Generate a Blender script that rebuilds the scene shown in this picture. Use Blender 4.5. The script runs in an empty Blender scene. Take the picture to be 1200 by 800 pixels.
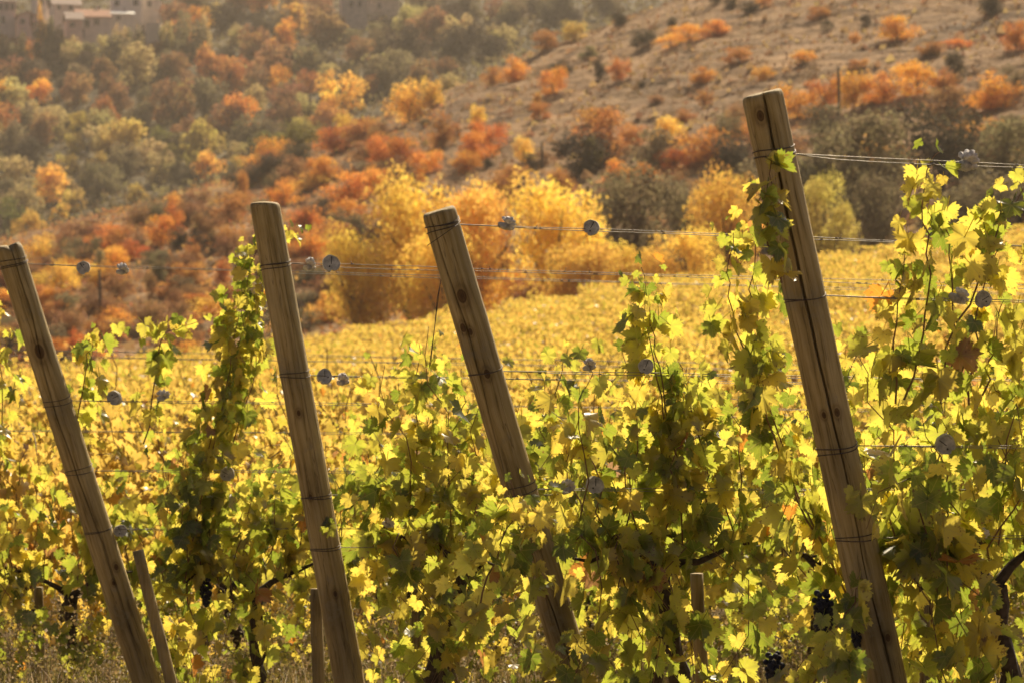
import bpy, math, random
import numpy as np
from mathutils import Vector, Matrix

random.seed(7)
RNG = np.random.default_rng(7)
scene = bpy.context.scene
COL = scene.collection

# ------------------------------------------------------------------ camera
F = 3333.0            # focal length in photo pixels (100 mm on a 36 mm, 1200 px wide frame)
HZ = 330.0            # row of the level line in the photo
cam_d = bpy.data.cameras.new('camera')
cam_d.lens = 100.0
cam_d.sensor_width = 36.0
cam_d.clip_start = 0.1
cam_d.clip_end = 6000.0
cam_d.dof.use_dof = True
cam_d.dof.focus_distance = 9.7
cam_d.dof.aperture_fstop = 7.2
cam = bpy.data.objects.new('camera', cam_d)
COL.objects.link(cam)
cam.location = (0, 0, 0)
cam.rotation_euler = (math.radians(90) - math.atan((400 - HZ) / F), 0, 0)
scene.camera = cam

# ------------------------------------------------------------------ world, sun, exposure
SUN_EL, SUN_AZ = math.radians(38), math.radians(19)
world = bpy.data.worlds.new('World')
scene.world = world
world.use_nodes = True
wn = world.node_tree.nodes
wl = world.node_tree.links
wn.clear()
sky = wn.new('ShaderNodeTexSky')
sky.sky_type = 'NISHITA'
sky.sun_disc = False
sky.sun_elevation = SUN_EL
sky.sun_rotation = SUN_AZ
sky.air_density = 0.4
sky.dust_density = 6.0
sky.ozone_density = 0.2
bg = wn.new('ShaderNodeBackground')
bg.inputs['Strength'].default_value = 0.072
wo = wn.new('ShaderNodeOutputWorld')
wl.new(sky.outputs[0], bg.inputs[0])
wl.new(bg.outputs[0], wo.inputs[0])
sun_d = bpy.data.lights.new('sun', 'SUN')
sun_d.energy = 5.0
sun_d.angle = math.radians(0.5)
sun_d.color = (1.0, 0.84, 0.58)
sun = bpy.data.objects.new('sun', sun_d)
COL.objects.link(sun)
to_sun = Vector((math.sin(SUN_AZ) * math.cos(SUN_EL), math.cos(SUN_AZ) * math.cos(SUN_EL), math.sin(SUN_EL)))
sun.rotation_euler = to_sun.to_track_quat('Z', 'Y').to_euler()
sun.location = (20, 80, 90)
vs = scene.view_settings
vs.view_transform = 'Standard'
vs.look = 'None'
vs.exposure = 0.52
vs.gamma = 1.0
scene.render.engine = 'CYCLES'
cy = scene.cycles
cy.use_denoising = True
cy.max_bounces = 8
cy.diffuse_bounces = 5
cy.glossy_bounces = 2
cy.transmission_bounces = 5
cy.volume_bounces = 0
cy.sample_clamp_indirect = 6.0

# ------------------------------------------------------------------ helpers
def P(px, py, D):
    return np.array([(px - 600.0) / F * D, D, (HZ - py) / F * D])

def tag(o, label=None, cat=None, group=None, kind=None):
    if label: o['label'] = label
    if cat: o['category'] = cat
    if group: o['group'] = group
    if kind: o['kind'] = kind
    return o

def empty(name, loc=(0, 0, 0), rz=0.0, parent=None):
    o = bpy.data.objects.new(name, None)
    o.empty_display_size = 0.1
    COL.objects.link(o)
    o.location = loc
    o.rotation_euler = (0, 0, rz)
    if parent: o.parent = parent
    return o

def mesh_from(verts, faces, mat=None, smooth=False, tint=None, name='mesh', leafco=None):
    me = bpy.data.meshes.new(name)
    v = np.asarray(verts, dtype=np.float32)
    if isinstance(faces, np.ndarray):
        n, k = faces.shape
        me.vertices.add(len(v)); me.vertices.foreach_set('co', v.ravel())
        me.loops.add(n * k); me.loops.foreach_set('vertex_index', faces.astype(np.int32).ravel())
        me.polygons.add(n)
        me.polygons.foreach_set('loop_start', np.arange(0, n * k, k, dtype=np.int32))
        me.update(calc_edges=True)
    else:
        me.from_pydata(v.tolist(), [], faces)
    if tint is not None:
        a = me.attributes.new('tint', 'FLOAT', 'POINT')
        a.data.foreach_set('value', np.asarray(tint, dtype=np.float32))
    if leafco is not None:
        a = me.attributes.new('leafco', 'FLOAT_VECTOR', 'POINT')
        a.data.foreach_set('vector', np.asarray(leafco, dtype=np.float32).ravel())
    if smooth:
        me.polygons.foreach_set('use_smooth', np.ones(len(me.polygons), dtype=bool))
    if mat: me.materials.append(mat)
    return me

def obj(name, me, parent=None, loc=None):
    o = bpy.data.objects.new(name, me)
    COL.objects.link(o)
    if parent: o.parent = parent
    if loc is not None: o.location = loc
    return o

class MB:
    """collects shapes into one mesh"""
    def __init__(s): s.v = []; s.f = []; s.n = 0
    def add(s, v, f):
        s.v.extend([tuple(p) for p in v]); s.f.extend([tuple(i + s.n for i in q) for q in f]); s.n += len(v)
    def box(s, c, h, rz=0.0, top=1.0):
        ca, sa = math.cos(rz), math.sin(rz)
        v = []
        for z in (-1, 1):
            k = top if z > 0 else 1.0
            for x, y in ((-1, -1), (1, -1), (1, 1), (-1, 1)):
                X, Y = x * h[0] * k, y * h[1] * k
                v.append((c[0] + X * ca - Y * sa, c[1] + X * sa + Y * ca, c[2] + z * h[2]))
        s.add(v, [(3, 2, 1, 0), (4, 5, 6, 7), (0, 1, 5, 4), (1, 2, 6, 5), (2, 3, 7, 6), (3, 0, 4, 7)])
    def tube(s, pts, r, sides=6, cap=True, rough=0.0):
        pts = [Vector(p) for p in pts]
        n = len(pts)
        rr = r if hasattr(r, '__len__') else [r] * n
        v = []
        up = None
        for i, p in enumerate(pts):
            t = (pts[min(i + 1, n - 1)] - pts[max(i - 1, 0)])
            if t.length < 1e-9: t = Vector((0, 0, 1))
            t.normalize()
            if up is None:
                up = t.orthogonal().normalized()
            else:
                up = (up - t * up.dot(t))
                up = up.normalized() if up.length > 1e-6 else t.orthogonal().normalized()
            b = t.cross(up)
            for k in range(sides):
                a = 2 * math.pi * k / sides
                q = rr[i] * (1 + rough * (random.random() - 0.5) * 2)
                v.append(p + up * math.cos(a) * q + b * math.sin(a) * q)
        f = []
        for i in range(n - 1):
            for k in range(sides):
                a0 = i * sides + k; a1 = i * sides + (k + 1) % sides
                f.append((a0, a1, a1 + sides, a0 + sides))
        if cap:
            f.append(tuple(reversed(range(sides)))); f.append(tuple(range((n - 1) * sides, n * sides)))
        s.add(v, f)
    def build(s, name, mat, parent=None, smooth=False, loc=None):
        return obj(name, mesh_from(s.v, s.f, mat, smooth, name=name), parent, loc)

# ------------------------------------------------------------------ materials
def new_mat(name):
    m = bpy.data.materials.new(name); m.use_nodes = True
    nt = m.node_tree; nt.nodes.clear()
    return m, nt.nodes, nt.links

def ramp(N, stops, interp='LINEAR'):
    r = N.new('ShaderNodeValToRGB')
    cr = r.color_ramp; cr.interpolation = interp
    while len(cr.elements) < len(stops): cr.elements.new(0.5)
    for e, (p, c) in zip(cr.elements, stops):
        e.position = p; e.color = (*c, 1)
    return r

def mat_simple(name, col, rough=0.8, noise=0.25, scale=8.0, bump=0.0, metallic=0.0, coord='Object'):
    m, N, L = new_mat(name)
    o = N.new('ShaderNodeOutputMaterial'); b = N.new('ShaderNodeBsdfPrincipled')
    b.inputs['Roughness'].default_value = rough; b.inputs['Metallic'].default_value = metallic
    tc = N.new('ShaderNodeTexCoord'); nz = N.new('ShaderNodeTexNoise')
    nz.inputs['Scale'].default_value = scale; nz.inputs['Detail'].default_value = 6
    L.new(tc.outputs[coord], nz.inputs['Vector'])
    lo = tuple(c * (1 - noise) for c in col); hi = tuple(min(1, c * (1 + noise)) for c in col)
    r = ramp(N, [(0.3, lo), (0.7, hi)])
    L.new(nz.outputs['Fac'], r.inputs[0]); L.new(r.outputs[0], b.inputs['Base Color'])
    if bump:
        bp = N.new('ShaderNodeBump'); bp.inputs['Strength'].default_value = bump
        L.new(nz.outputs['Fac'], bp.inputs['Height']); L.new(bp.outputs[0], b.inputs['Normal'])
    L.new(b.outputs[0], o.inputs[0])
    return m

def leaf_shader(N, L, col_refl, col_trans, trans=0.5, gloss=0.04, rough=0.45):
    d = N.new('ShaderNodeBsdfDiffuse'); t = N.new('ShaderNodeBsdfTranslucent'); g = N.new('ShaderNodeBsdfGlossy')
    g.inputs['Roughness'].default_value = rough
    L.new(col_refl, d.inputs['Color']); L.new(col_trans, t.inputs['Color'])
    a = N.new('ShaderNodeMixShader'); a.inputs[0].default_value = trans
    L.new(d.outputs[0], a.inputs[1]); L.new(t.outputs[0], a.inputs[2])
    b = N.new('ShaderNodeMixShader'); b.inputs[0].default_value = gloss
    L.new(a.outputs[0], b.inputs[1]); L.new(g.outputs[0], b.inputs[2])
    o = N.new('ShaderNodeOutputMaterial'); L.new(b.outputs[0], o.inputs[0])

def mat_vine_leaf(name, trans_stops, refl_stops, spots=0.75):
    m, N, L = new_mat(name)
    def math_(op, a, b=None, c=None):
        n = N.new('ShaderNodeMath'); n.operation = op
        for i, v in enumerate((a, b, c)):
            if v is None: continue
            if isinstance(v, (int, float)): n.inputs[i].default_value = v
            else: L.new(v, n.inputs[i])
        return n.outputs[0]
    oi = N.new('ShaderNodeObjectInfo'); at = N.new('ShaderNodeAttribute'); at.attribute_name = 'tint'
    lc = N.new('ShaderNodeAttribute'); lc.attribute_name = 'leafco'
    fr = math_('FRACT', math_('ADD', oi.outputs['Random'], at.outputs['Fac']))
    # the blade yellows from its margin and in patches, the veins stay pale
    sp = N.new('ShaderNodeSeparateXYZ'); L.new(lc.outputs['Vector'], sp.inputs[0])
    ln = N.new('ShaderNodeVectorMath'); ln.operation = 'LENGTH'; L.new(lc.outputs['Vector'], ln.inputs[0]); rad = ln.outputs['Value']
    ang = math_('ABSOLUTE', math_('ARCTAN2', sp.outputs[0], sp.outputs[1]))
    dist = None
    for va in (0.0, 0.84, 1.88):
        d = math_('MULTIPLY', math_('ABSOLUTE', math_('SUBTRACT', ang, va)), rad)
        dist = d if dist is None else math_('MINIMUM', dist, d)
    side = math_('ABSOLUTE', math_('SUBTRACT', math_('FRACT', math_('MULTIPLY', math_('SUBTRACT', rad, math_('MULTIPLY', dist, 0.7)), 5.0)), 0.5))
    vein = math_('MAXIMUM', math_('LESS_THAN', dist, 0.020), math_('MULTIPLY', math_('LESS_THAN', side, 0.045), 0.5))
    nz = N.new('ShaderNodeTexNoise'); nz.inputs['Scale'].default_value = 2.4; nz.inputs['Detail'].default_value = 4
    av = N.new('ShaderNodeVectorMath'); av.operation = 'ADD'; L.new(lc.outputs['Vector'], av.inputs[0])
    cx = N.new('ShaderNodeCombineXYZ'); L.new(math_('MULTIPLY', fr, 37.0), cx.inputs[2]); L.new(cx.outputs[0], av.inputs[1])
    L.new(av.outputs[0], nz.inputs['Vector'])
    x = math_('ADD', fr, math_('MULTIPLY', math_('SUBTRACT', nz.outputs['Fac'], 0.5), 0.30))
    x = math_('SUBTRACT', x, math_('MULTIPLY', math_('SUBTRACT', rad, 0.5), 0.16))
    x = math_('MINIMUM', math_('MAXIMUM', x, 0.0), 1.0)
    # only a leaf whose own number is at the very end is orange or brown
    y = math_('MINIMUM', x, 0.94)
    late = math_('GREATER_THAN', fr, 0.989)
    x = math_('ADD', math_('MULTIPLY', late, fr), math_('MULTIPLY', math_('SUBTRACT', 1.0, late), y))
    n2 = N.new('ShaderNodeTexNoise'); n2.inputs['Scale'].default_value = 5.5; n2.inputs['Detail'].default_value = 2
    L.new(av.outputs[0], n2.inputs['Vector'])
    edge = math_('MULTIPLY', math_('SUBTRACT', rad, 0.45), 0.22)
    spot = math_('MULTIPLY', math_('GREATER_THAN', math_('ADD', n2.outputs['Fac'], edge), 0.685), spots)
    tr = ramp(N, trans_stops); rf = ramp(N, refl_stops)
    L.new(x, tr.inputs[0]); L.new(x, rf.inputs[0])
    outs = []
    for src, amt in ((tr.outputs[0], 0.45), (rf.outputs[0], 0.6)):
        mx = N.new('ShaderNodeMix'); mx.data_type = 'RGBA'
        L.new(math_('MULTIPLY', vein, amt), mx.inputs[0]); L.new(src, mx.inputs[6]); mx.inputs[7].default_value = (0.42, 0.36, 0.10, 1)
        mb_ = N.new('ShaderNodeMix'); mb_.data_type = 'RGBA'
        L.new(spot, mb_.inputs[0]); L.new(mx.outputs[2], mb_.inputs[6]); mb_.inputs[7].default_value = (0.20, 0.10, 0.035, 1)
        outs.append(mb_.outputs[2])
    leaf_shader(N, L, outs[1], outs[0], trans=0.60, gloss=0.06, rough=0.38)
    return m

LATE_T = [(0.968, (0.85, 0.50, 0.05)), (0.992, (0.80, 0.32, 0.04)), (1.0, (0.36, 0.22, 0.12))]
LATE_R = [(0.968, (0.22, 0.14, 0.03)), (0.992, (0.20, 0.09, 0.025)), (1.0, (0.26, 0.20, 0.15))]

def mat_foliage(name='foliage', trans=0.45):
    m, N, L = new_mat(name)
    oi = N.new('ShaderNodeObjectInfo'); at = N.new('ShaderNodeAttribute'); at.attribute_name = 'tint'
    hs = N.new('ShaderNodeHueSaturation')
    mr = N.new('ShaderNodeMapRange'); mr.inputs['To Min'].default_value = 0.472; mr.inputs['To Max'].default_value = 0.528
    L.new(at.outputs['Fac'], mr.inputs[0]); L.new(mr.outputs[0], hs.inputs['Hue'])
    mv = N.new('ShaderNodeMapRange'); mv.inputs['To Min'].default_value = 0.7; mv.inputs['To Max'].default_value = 1.3
    L.new(at.outputs['Fac'], mv.inputs[0]); L.new(mv.outputs[0], hs.inputs['Value'])
    L.new(oi.outputs['Color'], hs.inputs['Color'])
    leaf_shader(N, L, hs.outputs[0], hs.outputs[0], trans=trans, gloss=0.02, rough=0.6)
    return m

def mat_wood(name, knots=(), tone=1.0):
    m, N, L = new_mat(name)
    tc = N.new('ShaderNodeTexCoord'); o = N.new('ShaderNodeOutputMaterial'); b = N.new('ShaderNodeBsdfPrincipled')
    b.inputs['Roughness'].default_value = 0.82
    warp = N.new('ShaderNodeTexNoise'); warp.inputs['Scale'].default_value = 5.0; warp.inputs['Detail'].default_value = 2
    L.new(tc.outputs['Object'], warp.inputs['Vector'])
    # rings round the knots bend the grain
    height = None; dark = None
    vec = tc.outputs['Object']
    wv = N.new('ShaderNodeVectorMath'); wv.operation = 'SCALE'; wv.inputs['Scale'].default_value = 0.02
    L.new(warp.outputs['Color'], wv.inputs[0])
    av = N.new('ShaderNodeVectorMath'); av.operation = 'ADD'; L.new(vec, av.inputs[0]); L.new(wv.outputs[0], av.inputs[1])
    mp = N.new('ShaderNodeMapping'); mp.inputs['Scale'].default_value = (60, 60, 2.2)
    L.new(av.outputs[0], mp.inputs['Vector'])
    g1 = N.new('ShaderNodeTexNoise'); g1.inputs['Scale'].default_value = 1.0; g1.inputs['Detail'].default_value = 5; g1.inputs['Roughness'].default_value = 0.65
    L.new(mp.outputs[0], g1.inputs['Vector'])
    mp2 = N.new('ShaderNodeMapping'); mp2.inputs['Scale'].default_value = (7, 7, 3)
    L.new(tc.outputs['Object'], mp2.inputs['Vector'])
    g2 = N.new('ShaderNodeTexNoise'); g2.inputs['Scale'].default_value = 1.0; g2.inputs['Detail'].default_value = 6
    L.new(mp2.outputs[0], g2.inputs['Vector'])
    c1 = ramp(N, [(0.30, tuple(tone * c for c in (0.17, 0.118, 0.040))), (0.43, tuple(tone * c for c in (0.42, 0.310, 0.120))),
                  (0.60, tuple(tone * c for c in (0.54, 0.42, 0.20))), (0.80, tuple(tone * c for c in (0.63, 0.53, 0.31)))])
    L.new(g1.outputs['Fac'], c1.inputs[0])
    c2 = ramp(N, [(0.32, (0.38, 0.35, 0.32)), (0.46, (0.78, 0.75, 0.72)), (0.56, (0.98, 0.95, 0.92)), (0.68, (1.1, 1.05, 1.0))])
    L.new(g2.outputs['Fac'], c2.inputs[0])
    mx = N.new('ShaderNodeMix'); mx.data_type = 'RGBA'; mx.blend_type = 'MULTIPLY'; mx.inputs[0].default_value = 0.85
    L.new(c1.outputs[0], mx.inputs[6]); L.new(c2.outputs[0], mx.inputs[7])
    colour = mx.outputs[2]
    # fine drying checks along the grain, and grey lichen bloom in patches
    mp3 = N.new('ShaderNodeMapping'); mp3.inputs['Scale'].default_value = (34, 34, 1.1); mp3.inputs['Location'].default_value = (3.1, 1.7, 0.4)
    L.new(av.outputs[0], mp3.inputs['Vector'])
    g3 = N.new('ShaderNodeTexNoise'); g3.inputs['Scale'].default_value = 1.0; g3.inputs['Detail'].default_value = 3
    L.new(mp3.outputs[0], g3.inputs['Vector'])
    c3 = ramp(N, [(0.0, (1, 1, 1)), (0.485, (1, 1, 1)), (0.497, (0.30, 0.27, 0.25)), (0.509, (1, 1, 1))])
    L.new(g3.outputs['Fac'], c3.inputs[0])
    m3 = N.new('ShaderNodeMix'); m3.data_type = 'RGBA'; m3.blend_type = 'MULTIPLY'; m3.inputs[0].default_value = 0.75
    L.new(colour, m3.inputs[6]); L.new(c3.outputs[0], m3.inputs[7])
    g4 = N.new('ShaderNodeTexNoise'); g4.inputs['Scale'].default_value = 11.0; g4.inputs['Detail'].default_value = 7; g4.inputs['Roughness'].default_value = 0.7
    L.new(tc.outputs['Object'], g4.inputs['Vector'])
    r4 = N.new('ShaderNodeMapRange'); r4.inputs['From Min'].default_value = 0.54; r4.inputs['From Max'].default_value = 0.70; r4.inputs['To Max'].default_value = 0.65
    L.new(g4.outputs['Fac'], r4.inputs[0])
    m4 = N.new('ShaderNodeMix'); m4.data_type = 'RGBA'; L.new(r4.outputs[0], m4.inputs[0]); L.new(m3.outputs[2], m4.inputs[6]); m4.inputs[7].default_value = (0.30 * tone, 0.26 * tone, 0.17 * tone, 1)
    colour = m4.outputs[2]
    for (kx, ky, kz, kr) in knots:
        sv = N.new('ShaderNodeVectorMath'); sv.operation = 'SUBTRACT'; L.new(tc.outputs['Object'], sv.inputs[0]); sv.inputs[1].default_value = (kx, ky, kz)
        ms = N.new('ShaderNodeVectorMath'); ms.operation = 'MULTIPLY'; L.new(sv.outputs[0], ms.inputs[0]); ms.inputs[1].default_value = (1.0, 0.4, 0.62)
        ln = N.new('ShaderNodeVectorMath'); ln.operation = 'LENGTH'; L.new(ms.outputs[0], ln.inputs[0])
        dv = N.new('ShaderNodeMath'); dv.operation = 'DIVIDE'; L.new(ln.outputs['Value'], dv.inputs[0]); dv.inputs[1].default_value = kr
        rk = ramp(N, [(0.0, (0.16, 0.11, 0.08)), (0.22, (0.30, 0.22, 0.16)), (0.30, (0.22, 0.16, 0.12)), (0.38, (0.75, 0.70, 0.65)), (0.55, (0.62, 0.58, 0.54)), (0.75, (0.9, 0.87, 0.85)), (1.0, (1, 1, 1))])
        L.new(dv.outputs[0], rk.inputs[0])
        mk = N.new('ShaderNodeMix'); mk.data_type = 'RGBA'; mk.blend_type = 'MULTIPLY'; mk.inputs[0].default_value = 1.0
        L.new(colour, mk.inputs[6]); L.new(rk.outputs[0], mk.inputs[7]); colour = mk.outputs[2]
    L.new(colour, b.inputs['Base Color'])
    bp = N.new('ShaderNodeBump'); bp.inputs['Strength'].default_value = 0.55; bp.inputs['Distance'].default_value = 0.006
    L.new(g1.outputs['Fac'], bp.inputs['Height']); L.new(bp.outputs[0], b.inputs['Normal'])
    L.new(b.outputs[0], o.inputs[0])
    return m

def mat_ground(name, stops, scales=(0.4, 4.0), bump=0.6, bdist=0.2, stretch=(1, 1, 1), patch=None):
    m, N, L = new_mat(name)
    geo = N.new('ShaderNodeNewGeometry'); o = N.new('ShaderNodeOutputMaterial'); b = N.new('ShaderNodeBsdfPrincipled')
    b.inputs['Roughness'].default_value = 0.95; b.inputs['Specular IOR Level'].default_value = 0.1
    mp = N.new('ShaderNodeMapping'); mp.inputs['Scale'].default_value = stretch
    L.new(geo.outputs['Position'], mp.inputs['Vector'])
    n1 = N.new('ShaderNodeTexNoise'); n1.inputs['Scale'].default_value = scales[0]; n1.inputs['Detail'].default_value = 8; n1.inputs['Roughness'].default_value = 0.65
    n2 = N.new('ShaderNodeTexNoise'); n2.inputs['Scale'].default_value = scales[1]; n2.inputs['Detail'].default_value = 6
    L.new(mp.outputs[0], n1.inputs['Vector']); L.new(mp.outputs[0], n2.inputs['Vector'])
    mm = N.new('ShaderNodeMath'); mm.operation = 'MULTIPLY_ADD'; L.new(n2.outputs['Fac'], mm.inputs[0]); mm.inputs[1].default_value = 0.45
    ml = N.new('ShaderNodeMath'); ml.operation = 'MULTIPLY'; L.new(n1.outputs['Fac'], ml.inputs[0]); ml.inputs[1].default_value = 0.6
    L.new(ml.outputs[0], mm.inputs[2])
    r = ramp(N, stops); L.new(mm.outputs[0], r.inputs[0])
    col = r.outputs[0]
    if patch:
        n3 = N.new('ShaderNodeTexNoise'); n3.inputs['Scale'].default_value = 0.045; n3.inputs['Detail'].default_value = 5; L.new(geo.outputs['Position'], n3.inputs['Vector'])
        r3 = ramp(N, [(0.40, (1, 1, 1)), (0.55, patch), (0.68, (0.8, 0.78, 0.78))]); L.new(n3.outputs['Fac'], r3.inputs[0])
        mq = N.new('ShaderNodeMix'); mq.data_type = 'RGBA'; mq.blend_type = 'MULTIPLY'; mq.inputs[0].default_value = 1.0
        L.new(col, mq.inputs[6]); L.new(r3.outputs[0], mq.inputs[7]); col = mq.outputs[2]
    L.new(col, b.inputs['Base Color'])
    bp = N.new('ShaderNodeBump'); bp.inputs['Strength'].default_value = bump; bp.inputs['Distance'].default_value = bdist
    L.new(mm.outputs[0], bp.inputs['Height']); L.new(bp.outputs[0], b.inputs['Normal'])
    L.new(b.outputs[0], o.inputs[0])
    return m

M_LEAF = mat_vine_leaf('vine_leaf',
    [(0.0, (0.96, 0.72, 0.10)), (0.24, (0.91, 0.75, 0.11)), (0.45, (0.76, 0.70, 0.09)), (0.70, (0.49, 0.54, 0.055)), (0.94, (0.24, 0.32, 0.03))] + LATE_T,
    [(0.0, (0.115, 0.115, 0.026)), (0.25, (0.075, 0.092, 0.020)), (0.5, (0.048, 0.070, 0.016)), (0.75, (0.032, 0.054, 0.013)), (0.94, (0.024, 0.042, 0.011))] + LATE_R)
M_GOLD = mat_vine_leaf('field_vine_leaf',
    [(0.0, (0.90, 0.58, 0.115)), (0.35, (0.88, 0.60, 0.115)), (0.70, (0.80, 0.58, 0.11)), (0.88, (0.70, 0.53, 0.065)), (0.94, (0.50, 0.46, 0.05))] + LATE_T,
    [(0.0, (0.27, 0.20, 0.035)), (0.4, (0.22, 0.175, 0.03)), (0.65, (0.16, 0.14, 0.025)), (0.86, (0.09, 0.095, 0.02)), (0.94, (0.06, 0.07, 0.018))] + LATE_R, 0.25)
M_FOL = mat_foliage('foliage', 0.6)
M_BARK = mat_simple('vine_bark', (0.060, 0.040, 0.028), 0.95, 0.5, 60, 0.8)
M_CANE = mat_simple('cane', (0.20, 0.10, 0.045), 0.6, 0.3, 30)
M_TRUNK = mat_simple('tree_bark', (0.10, 0.075, 0.055), 0.95, 0.4, 10, 0.5)
M_WIRE = mat_simple('galvanised_wire', (0.30, 0.27, 0.23), 0.5, 0.35, 25, 0, 0.5)
M_WRAP = mat_simple('rusty_wire', (0.10, 0.075, 0.06), 0.6, 0.4, 60, 0, 0.5)
M_DISC = mat_simple('weathered_grey_disc', (0.50, 0.48, 0.44), 0.98, 0.4, 60, 0.6)
M_SPOOL = mat_simple('pale_spool', (0.68, 0.64, 0.59), 0.98, 0.4, 70, 0.6)  # fins paler than the hub, sun highlights put into their colour
M_DISCD = mat_simple('dark_slot', (0.05, 0.045, 0.04), 0.8, 0.2, 40)
M_GRAPE = mat_simple('grape_skin', (0.012, 0.010, 0.018), 0.75, 0.4, 60)
M_STAKE = mat_wood('stake_wood', tone=0.75)
M_DRY = mat_simple('dry_grass', (0.30, 0.22, 0.12), 0.95, 0.3, 3, coord='Object')

# ------------------------------------------------------------------ terrain
US = np.array([-300, 0, 300, 600, 900, 1200, 1500.0])
def rowz(D, rows, up=0.0):
    return (HZ - np.array(rows, float)) * D / F - up
def plane_z(x, y):
    return -1.42 - 0.105 * (y - 8.3) + 0.0146 * (x - 0.72)
def plane_row(D):
    return np.array([plane_z((u - 600) / F * D, D) for u in US])
CTRL = [
    (2.0, np.full(7, -1.38)), (7.0, np.full(7, -1.36)), (8.3, plane_row(8.3)), (12.0, plane_row(12.0)), (16.0, plane_row(16.0)),
    (30.0, rowz(30, [468, 462, 452, 442, 432, 424, 415], 1.45)),
    (60.0, rowz(60, [463, 457, 442, 416, 381, 346, 317], 1.45)),
    (110.0, rowz(110, [456, 436, 400, 349, 307, 263, 228], 1.45)),
    (122.0, rowz(122, [475, 460, 430, 389, 353, 313, 279])),
    (135.0, rowz(135, [440, 425, 400, 375, 340, 300, 265])),
    (180.0, rowz(180, [358, 340, 302, 252, 205, 150, 100])),
    (250.0, rowz(250, [322, 298, 230, 126, 50, -20, -80])),
    (320.0, rowz(320, [310, 288, 195, 66, -60, -150, -220])),
    (350.0, rowz(350, [335, 315, 228, 105, 0, -80, -150])),
    (420.0, rowz(420, [272, 264, 205, 104, 40, -20, -60])),
    (480.0, rowz(480, [178, 166, 126, 62, 20, -30, -70])),
    (560.0, rowz(560, [60, 52, 36, 15, 0, -45, -80])),
    (640.0, rowz(640, [-20, -25, -35, -45, -60, -80, -100])),
    (800.0, rowz(800, [-150, -150, -150, -150, -150, -160, -170])),
    (1000.0, rowz(1000, [-200] * 7)),
]
CD = np.array([c[0] for c in CTRL]); CZ = np.array([c[1] for c in CTRL])
def _z(u, D):
    D = np.clip(D, CD[0], CD[-1]); u = np.clip(u, US[0], US[-1])
    i = np.clip(np.searchsorted(CD, D) - 1, 0, len(CD) - 2); t = (D - CD[i]) / (CD[i + 1] - CD[i])
    j = np.clip(np.searchsorted(US, u) - 1, 0, len(US) - 2); s = (u - US[j]) / (US[j + 1] - US[j])
    a = CZ[i, j] * (1 - s) + CZ[i, j + 1] * s
    b = CZ[i + 1, j] * (1 - s) + CZ[i + 1, j + 1] * s
    return a * (1 - t) + b * t
def hsum(x, y, seed, L0, octs):
    r = np.random.default_rng(seed); z = 0
    for k in range(octs):
        for q in range(3):
            a = r.uniform(0, 6.28); w = 6.28 / (L0 / 1.9 ** k) * r.uniform(0.8, 1.2)
            z = z + np.sin((x * math.cos(a) + y * math.sin(a)) * w + r.uniform(0, 6.28)) / 1.9 ** k
    return z / 3
def ground_z(x, y):
    x = np.asarray(x, float); y = np.asarray(y, float)
    D = np.maximum(y, 2.0); u = 600 + F * x / np.maximum(y, 6.0)
    z = 0
    for k, w in ((0.93, .15), (0.965, .2), (1, .3), (1.035, .2), (1.07, .15)):
        for du, wu in ((-60, .3), (0, .4), (60, .3)):
            z = z + w * wu * _z(u + du, D * k)
    amp = np.clip((D - 120) / 60, 0, 1)
    z = z + 0.45 * amp * hsum(x, y, 3, 22, 4)
    ah = np.clip((D - 122) / 20, 0, 1) * np.clip((345 - D) / 20, 0, 1)
    z = z + ah * (0.16 * hsum(x, y, 31, 5.0, 3) + 0.12 * np.sin(z * 5.2 + 2.2 * hsum(x, y, 33, 30, 2)))
    z = z + 0.03 * np.clip((20 - D) / 10, 0, 1) * hsum(x, y, 5, 1.6, 3)
    return z
def gz(x, y): return float(ground_z(x, y))

_DS = np.concatenate([np.arange(6, 120, 0.5), np.arange(120, 660, 1.0)])
def hit(u, py, d0, d1):
    """first place along that line of sight where the ground is met between d0 and d1"""
    D = _DS[(_DS >= d0) & (_DS <= d1)]
    x = (u - 600) / F * D
    row = HZ - ground_z(x, D) / D * F
    k = np.nonzero(row <= py)[0]
    i = k[0] if len(k) else len(D) - 1
    return float(x[i]), float(D[i])

def sheet(name, Ds, us, mat):
    U, DD = np.meshgrid(us, Ds)
    X = (U - 600) / F * DD; Y = DD
    Z = ground_z(X, Y)
    n, k = U.shape
    idx = np.arange(n * k).reshape(n, k)
    f = np.stack([idx[:-1, :-1], idx[:-1, 1:], idx[1:, 1:], idx[1:, :-1]], -1).reshape(-1, 4)
    o = obj(name, mesh_from(np.stack([X, Y, Z], -1).reshape(-1, 3), f, mat, True, name=name))
    tag(o, kind='structure')
    return o

M_SOIL = mat_ground('vineyard_soil', [(0.30, (0.075, 0.055, 0.034)), (0.5, (0.17, 0.125, 0.072)), (0.62, (0.24, 0.19, 0.10)), (0.75, (0.15, 0.14, 0.05))], (0.8, 12), 0.7, 0.05)
M_HILL = mat_ground('dry_hillside', [(0.34, (0.085, 0.050, 0.026)), (0.46, (0.175, 0.105, 0.050)), (0.56, (0.26, 0.16, 0.075)), (0.68, (0.34, 0.22, 0.11))], (0.11, 1.1), 1.0, 0.9, (1, 1, 2.6), patch=(1.25, 1.2, 1.15))
M_FAR = mat_ground('wooded_hill', [(0.34, (0.05, 0.045, 0.026)), (0.5, (0.10, 0.08, 0.045)), (0.66, (0.20, 0.16, 0.085))], (0.05, 0.6), 0.9, 1.0)
WU = np.concatenate([np.linspace(-3600, -500, 12)[:-1], np.linspace(-500, 1700, 111), np.linspace(1700, 4800, 12)[1:]])
near = np.concatenate([np.linspace(6, 20, 57), np.linspace(20, 121, 100)[1:]])
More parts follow.
